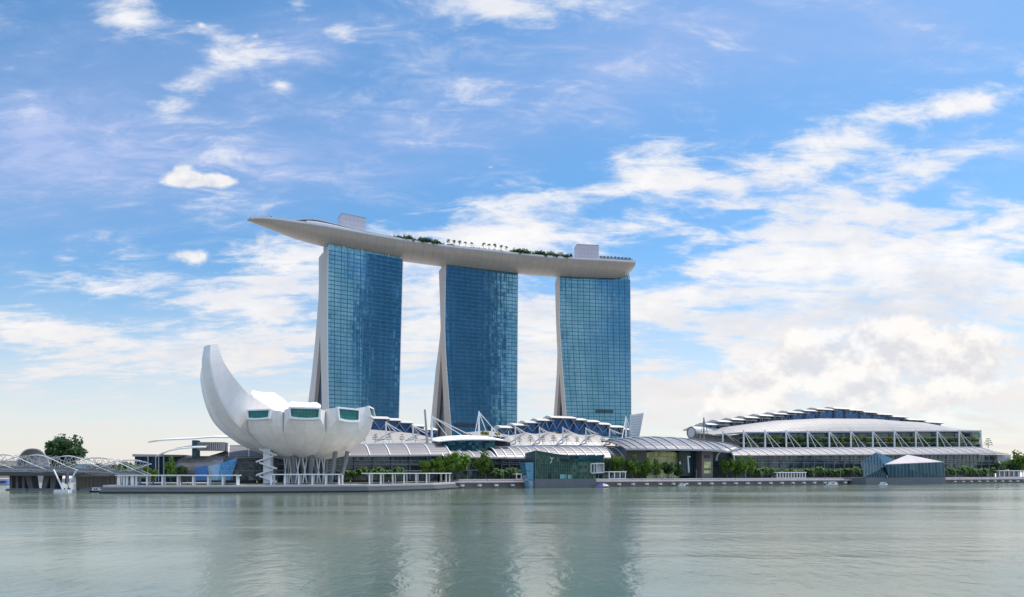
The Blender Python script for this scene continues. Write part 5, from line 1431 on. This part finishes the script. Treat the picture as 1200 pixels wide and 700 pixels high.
# ------------------------------------------------------------------ footbridge with crossing helical tubes
br = thing('helix_bridge', 'white steel footbridge of crossing helical tubes at the left edge', 'bridge', (-200, 262, 0))
path = [Vector(p) for p in ((-330, 256, 9.9), (-285, 258, 9.9), (-245, 260, 9.8), (-205, 262, 9.6), (-185, 263, 9.2), (-168, 264.5, 8.4), (-150, 268, 7.0))]
def pathat(t):
    x = t * (len(path) - 1); i = min(int(x), len(path) - 2); f = x - i
    p1, p2 = path[i], path[i + 1]; p0 = path[i - 1] if i else p1 * 2 - p2; p3 = path[i + 2] if i + 2 < len(path) else p2 * 2 - p1
    return .5 * ((2 * p1) + (-p0 + p2) * f + (2 * p0 - 5 * p1 + 4 * p2 - p3) * f * f + (-p0 + 3 * p1 - 3 * p2 + p3) * f ** 3)
N = 220; ctr = [pathat(i / N) for i in range(N + 1)]; ln = [0]
for i in range(N): ln.append(ln[-1] + (ctr[i + 1] - ctr[i]).length)
def frame(i):
    t_ = (ctr[min(i + 1, N)] - ctr[max(i - 1, 0)]).normalized(); return Vector((-t_.y, t_.x, 0)).normalized()
RH = 3.5
def fade(i): return 1.0
for k in range(4):
    for sgn, rad, mt_ in ((1, RH, 'white'), (-1, RH * .9, 'steel')):
        pts = []
        for i in range(N + 1):
            a = sgn * 2 * math.pi * ln[i] / 50 + k * 1.571
            pts.append(ctr[i] + UP * 2.3 + frame(i) * math.cos(a) * rad + UP * math.sin(a) * rad)
        mb = MB(); mb.tube(pts, .14, 5); mb.build('helix_tube', MT[mt_], br, smooth=True)
for i in range(2, N, 5):
    mb = MB(); mb.tube([ctr[i] + UP * 2.3 + frame(i) * math.cos(a) * RH * .95 + UP * math.sin(a) * RH * .95 for a in [6.283 * q / 16 for q in range(16)]], .075, 4, closed=True); mb.build('hoop', MT['steel'], br)
mb = MB(); mb.loft([[ctr[i] - frame(i) * 2.8 - UP * .35, ctr[i] + frame(i) * 2.8 - UP * .35, ctr[i] + frame(i) * 2.8, ctr[i] - frame(i) * 2.8] for i in range(0, N + 1, 4)]); mb.build('deck', MT['grey'], br)
mb = MB()
for h_ in (.6, 1.15): mb.tube([ctr[i] - frame(i) * 2.7 + UP * h_ for i in range(0, N + 1, 4)], .05, 4)
mb.build('handrail', MT['steel'], br)
mb = MB(); mb.loft([[ctr[i] - frame(i) * 2.78, ctr[i] - frame(i) * 2.74, ctr[i] - frame(i) * 2.74 + UP * 1.05, ctr[i] - frame(i) * 2.78 + UP * 1.05] for i in range(0, N + 1, 4)]); mb.build('balustrade_mesh', MT['midgrey'], br)
for i in range(4, N - 8, 8):
    for sg in (-1, 1):
        mb = MB(); mb.bar(ctr[i] - frame(i) * sg * 2.4 + UP * .1, ctr[i + 4] - frame(i + 4) * sg * 2.2 + UP * 4.9, .07); mb.bar(ctr[i + 8] - frame(i + 8) * sg * 2.4 + UP * .1, ctr[i + 4] - frame(i + 4) * sg * 2.2 + UP * 4.9, .07); mb.build('brace', MT['steel'], br)
pz = PZ(75.5, 0, 258)
mb = MB(); mb.prism([pz + Vector((-3.0, -2, -1)), pz + Vector((3.0, -2, -1)), pz + Vector((2.8, -2, 1.2)), pz + Vector((-2.8, -2, 1.2))], (0, 5, 0)); mb.build('pier_footing', MT['offwhite'], br)
for sx_ in (-1, 1):
    mb = MB(); mb.tube([pz + Vector((sx_ * .5, 0, 1.2)), pz + Vector((sx_ * 4.6, .5, 9.2))], .32, 6); mb.build('v_leg', MT['white'], br)
mb = MB(); mb.tube([pz + Vector((0, 2, 1)), pz + Vector((0, 2, 9))], .4, 6); mb.build('v_leg', MT['midgrey'], br)
# road bridge behind
rb = thing('road_bridge', 'low dark concrete road bridge behind the helical footbridge', 'bridge', (-210, 288, 0))
pts = [(-420, 292), (-330, 290), (-250, 288), (-205, 287), (-190, 287.5), (-177, 289)]
mb = MB(); mb.loft([[Vector((x, y, 6.6)), Vector((x, y + 12, 6.6)), Vector((x, y + 13, 8.4)), Vector((x, y - 1, 8.4))] for x, y in pts]); mb.build('deck', MT['concd'], rb)
mb = MB(); mb.loft([[Vector((x, y - 1.1, 8.3)), Vector((x, y - .6, 8.3)), Vector((x, y - .6, 9.4)), Vector((x, y - 1.1, 9.4))] for x, y in pts]); mb.build('parapet', MT['grey'], rb)
for px in (12.5, 19.8, 27.3):
    p = PZ(px, 0, 291); mb = MB(); mb.obox(p + Vector((-.55, 0, -1)), (1.1, 0, 0), (0, 3, 0), UP * 7.7); mb.build('pier', MT['concd'], rb)
for px in (37, 50, 61):
    p = PZ(px, 0, 291); lean = -1.6 if px < 45 else (1.8 if px < 60 else .6)
    mb = MB(); mb.prism([p + Vector((-.9, 0, -1)), p + Vector((.9, 0, -1)), p + Vector((1.4 + lean, 0, 6.7)), p + Vector((-1.4 + lean, 0, 6.7))], (0, 4, 0)); mb.build('pier', MT['concd'], rb)
for (x0, x1) in ((5.5, 31), (32, 66), (92, 128)):
    p, q = PZ(x0, 0, 286), PZ(x1, 0, 286); mb = MB(); mb.prism([p + UP * -1, q + UP * -1, q + UP * .9 - Vector((.6, 0, 0)), p + UP * .9 + Vector((.6, 0, 0))], (0, 10, 0)); mb.build('pier_base', MT['concd'], rb)
p = PZ(112, 0, 300); mb = MB(); mb.obox(p + Vector((-9, 0, -1)), (26, 0, 0), (0, 4, 0), UP * 7.5); mb.build('abutment', MT['conc'], rb)
for i in range(11): mb = MB(); mb.obox(p + Vector((-5 + i * 1.9, -.2, 1.5)), (.5, 0, 0), (0, .2, 0), UP * 4.6); mb.build('abutment_fin', MT['grey'], rb)

# ------------------------------------------------------------------ boats
def boat(loc, L, B, rz, hullm, cabm, label, cover=None, roof=True):
    root = thing('boat', label, 'boat', loc); root.rotation_euler = (0, 0, rz)
    def st(x, w_, zk, zs): return [Vector((x, 0, zk)), Vector((x, w_ * .75, zk + (zs - zk) * .35)), Vector((x, w_, zs)), Vector((x, -w_, zs)), Vector((x, -w_ * .75, zk + (zs - zk) * .35))]
    mb = MB(); mb.loft([st(-L / 2, B * .42, -.2, .75), st(-L * .2, B * .5, -.3, .75), st(L * .2, B * .46, -.3, .85), st(L * .4, B * .26, -.15, 1.0), st(L / 2, .05, .5, 1.12)]); mb.build('hull', MT[hullm], root, local=True)
    if roof:
        mb = MB(); h_ = .45 + L * .11
        mb.prism([Vector((-L * .34, -B * .36, .78)), Vector((L * .22, -B * .36, .85)), Vector((L * .10, -B * .32, .8 + h_)), Vector((-L * .30, -B * .32, .8 + h_))], (0, B * .70, 0)); cb = mb.build('cabin', MT[cabm], root, local=True)
        for f in (-.22, -.06):
            mb = MB(); mb.obox((L * f, -B * .375, .95 + h_ * .1), (L * .12, 0, 0), (0, B * .75, 0), (0, 0, h_ * .5)); mb.build('window', MT['dark'], cb, local=True)
        mb = MB(); mb.obox((-L * .36, -B * .4, .8 + h_), (L * .52, 0, 0), (0, B * .8, 0), (0, 0, .12)); mb.build('roof', MT['white'], root, local=True)
    if cover:
        mb = MB(); mb.loft([[Vector((x, -B * .46, z0)), Vector((x, -B * .2, z1)), Vector((x, B * .2, z1)), Vector((x, B * .46, z0))] for x, z0, z1 in ((-L * .45, .78, 1.3), (-L * .1, .8, 2.3), (L * .22, .88, 2.0), (L * .42, 1.0, 1.3))]); mb.build('cover', MT[cover], root, local=True)
    return root
def wl(px, py): Y = EYE * F / (py - HY); return PZ(px, 0, Y)
boat(wl(799.6, 570.2), 4.8, 2.0, R(24), 'white', 'white', 'small white cabin boat moored before the boardwalk left of the stone pylon')
boat(wl(975.8, 569.0), 8.4, 2.6, R(20), 'white', 'white', 'longest white cabin boat, moored before the expo hall palms')
boat(wl(1035.6, 569.2), 6.4, 2.4, R(22), 'white', 'white', 'white cabin boat moored against the striped pavilion')
boat(wl(705.5, 571.7), 7.6, 2.8, R(-8), 'tan', 'white', 'brown boat under a blue and white cover beside the green pavilion', cover='bluefab', roof=False)
mb = MB(); p = wl(707.5, 570.6) + Vector((0, -.9, 1.6))
wcv = bpy.data.objects['boat.003'] if 'boat.003' in bpy.data.objects else None
mb.loft([[Vector((x, -1.32, z0)), Vector((x, -.62, z1 + .05)), Vector((x, .62, z1 + .05)), Vector((x, 1.32, z0))] for x, z0, z1 in ((.5, .86, 2.26), (1.7, .9, 2.02), (3.3, 1.05, 1.32))])
if wcv: mb.build('white_cover', MT['white'], wcv, local=True)
boat(wl(114.5, 577.2), 5.6, 2.0, R(6), 'dark', 'white', 'dark hulled boat moored at the foot of the footbridge')
boat(wl(4.5, 568.2), 15, 4.2, R(5), 'white', 'bluefab', 'white boat with a blue cabin in the distance under the bridge at the left edge')
# marker buoys
for i, (px, py) in enumerate(((816, 573.4), (894.5, 573.0), (1170.5, 571.2), (1168, 572.4))):
    lab = ['marker buoy right of the small cabin boat', 'marker buoy left of the longest white boat', 'marker buoy at the far right, the farther of two', 'marker buoy at the far right, the nearer of two'][i]
    p = wl(px, py)
    if i == 0:
        bu = thing('buoy', lab, 'buoy', p, 'marker buoys'); mb = MB(); mb.loft([[Vector((r_ * math.cos(q * .785), r_ * math.sin(q * .785), z)) for q in range(8)] for r_, z in ((.15, -.3), (.42, -.05), (.42, .25), (.14, .5))]); mb.build('float', MT['dark'], bu, local=True, smooth=True)
        mb = MB(); mb.tube([Vector((0, 0, .4)), Vector((0, 0, 1.5))], .07, 5); mb.build('post', MT['dark'], bu, local=True)
    else: dup(bu, p, 0, 1, lab)

# ------------------------------------------------------------------ people on the promenade and the viewing deck
def figure(name, seed, shirt):
    """one continuous skinned figure, walking"""
    rnd = random.Random(seed); st_ = rnd.uniform(.12, .26)
    V = [(0, 0, .95), (0, 0, 1.18), (0, 0, 1.42), (0, .0, 1.53), (0, -.02, 1.66), (0, -.01, 1.76),
         (.10, 0, .90), (.11, -st_ * .5, .50), (.11, -st_ * .6, .07), (.11, -st_ * .6 - .14, .04),
         (-.10, 0, .90), (-.11, st_ * .4, .50), (-.11, st_, .09), (-.11, st_ - .13, .04),
         (.20, 0, 1.42), (.25, .06, 1.13), (.25, -.04, .88), (-.20, 0, 1.42), (-.25, -.05, 1.13), (-.25, -.14, .90)]
    E = [(0, 1), (1, 2), (2, 3), (3, 4), (4, 5), (0, 6), (6, 7), (7, 8), (8, 9), (0, 10), (10, 11), (11, 12), (12, 13), (2, 14), (14, 15), (15, 16), (2, 17), (17, 18), (18, 19)]
    Rr = [.15, .14, .15, .055, .10, .08, .10, .07, .045, .035, .10, .07, .045, .035, .06, .045, .035, .06, .045, .035]
    me = bpy.data.meshes.new(name); me.from_pydata(V, E, []); o = bpy.data.objects.new(name, me); COL.objects.link(o)
    md = o.modifiers.new('skin', 'SKIN'); o.modifiers.new('sub', 'SUBSURF').levels = 1
    if not me.skin_vertices: me.skin_vertices.new()
    for i, sv in enumerate(me.skin_vertices[0].data): sv.radius = (Rr[i], Rr[i] * (.75 if i < 3 else 1)); sv.use_root = i == 0
    bpy.context.view_layer.update()
    m2 = bpy.data.meshes.new_from_object(o.evaluated_get(bpy.context.evaluated_depsgraph_get()))
    bpy.data.objects.remove(o)
    m2.materials.clear()
    for q in (MT['cloth'], shirt, MT['skin']): m2.materials.append(q)
    for p in m2.polygons:
        z = p.center.z; p.use_smooth = True
        p.material_index = 0 if z < .96 else (1 if z < 1.47 and abs(p.center.x) < .34 and not (z < 1.1 and abs(p.center.x) > .2) else 2)
    return m2
SH = [mat('shirt_white', (.6, .6, .6), .8), mat('shirt_red', (.4, .06, .05), .8), mat('shirt_blue', (.06, .12, .35), .8), mat('shirt_yellow', (.5, .38, .06), .8)]
SN = ['white', 'red', 'blue', 'yellow']
FIG = [figure('person', 50 + i, SH[i]) for i in range(4)]
spots = [(455, 1.2, 0, 'q'), (459.5, 1.0, 1, 'q'), (487, 1.2, 2, 'q'), (603, 4.5, 3, 'b'), (640, 0, 0, None), (741, 3.5, 2, 'b'), (776, 3.8, 1, 'b'), (779, 3.9, 0, 'b'), (843, 3.6, 3, 'b'), (905, 4.2, 0, 'b'), (966, 4.4, 2, 'b'), (1150, 4.0, 1, 'b'), (300, .8, 3, 'q'), (220, 1.0, 0, 'q'), (180, 1.2, 1, 'q'), (262, .9, 2, 'q'), (345, 1.1, 1, 'q'), (412, .8, 3, 'q'), (556, 3.6, 0, 'b'), (571, 3.0, 1, 'b'), (752, 4.4, 3, 'b'), (822, 3.2, 2, 'b'), (862, 4.0, 1, 'b'), (926, 3.4, 3, 'b'), (990, 3.8, 0, 'b'), (1125, 3.6, 3, 'b'), (1172, 4.2, 0, 'b')]
where = {180: 'on the quay at the left half of the long pergola', 262: 'on the quay at the right end of the long pergola', 345: 'on the quay before the lattice legs of the museum', 412: 'on the quay between the two right-hand pergolas', 556: 'on the boardwalk before the tallest narrow tree', 571: 'on the boardwalk before the palms behind the green pavilion', 752: 'on the boardwalk before the leftmost trees under the barrel canopy', 822: 'on the boardwalk below the stone pylon', 862: 'on the boardwalk before the round trees of the arched mouth', 926: 'on the boardwalk right before the long kiosk', 990: 'on the boardwalk just left of the striped pavilion', 1125: 'on the boardwalk before the palms right of the striped pavilion', 1172: 'on the boardwalk before the kiosk at the right edge', 455: 'walking under the pergola right of the museum', 459.5: 'beside the walker in white under the pergola', 487: 'walking on the quay under the pergola right of the museum', 603: 'walking on the boardwalk left of the blue glass prism',
         741: 'on the boardwalk just right of the green pavilion', 776: 'before the lit arched window', 779: 'on the boardwalk above the small cabin boat', 843: 'on the boardwalk before the arched mouth of the hall', 905: 'near the long kiosk under the expo palms',
         966: 'on the boardwalk above the longest white boat', 1150: 'on the boardwalk right of the striped pavilion', 300: 'on the quay below the museum stair', 220: 'on the quay before the long pergola'}
for px, k, c_, kind in spots:
    if kind is None: continue
    if kind == 'q': p = along_out(px, k); p = p + UP * (G0 + .12)
    else: p = SD(S(px, k), k, 3.3)
    o = bpy.data.objects.new('person', FIG[c_]); COL.objects.link(o); o.location = p; o.rotation_euler = (0, 0, random.uniform(0, 6.28))
    tag(o, f'person in a {SN[c_]} shirt {where[px]}', 'person', 'people on the promenade')
for i, px in enumerate((293.5, 297.5, 302, 307.5, 322.5, 328, 334)):
    p = deckpx(px, 1.1 if px > 300 else .9, ZR + .9); o = bpy.data.objects.new('person', FIG[(i * 3 + 1) % 4]); COL.objects.link(o); o.location = p; o.rotation_euler = (0, 0, i)
    tag(o, f'{nth(i)} person from the tip along the rim of the viewing deck', 'person', 'people on the viewing deck')
# ------------------------------------------------------------------ lamp posts
GLP = 'lamp posts on the promenade'
lp = None
for i, px in enumerate((548, 590, 730, 765, 816, 874, 930, 985, 1120, 1158)):
    p = SD(S(px, 8), 8, UPZ); lab = f'{nth(i)} slim lamp post from the left along the boardwalk terrace'
    if lp is None:
        lp = thing('lamp_post', lab, 'lamp post', p, GLP)
        mb = MB(); mb.tube([Vector((0, 0, 0)), Vector((0, 0, 5.2))], .09, 6, r2=.06); mb.build('pole', MT['steel'], lp, local=True)
        mb = MB(); mb.obox((-.5, -.18, 5.2), (1.0, 0, 0), (0, .36, 0), (0, 0, .16)); mb.build('lamp_head', MT['grey'], lp, local=True)
    else: dup(lp, p, 0, 1, lab)
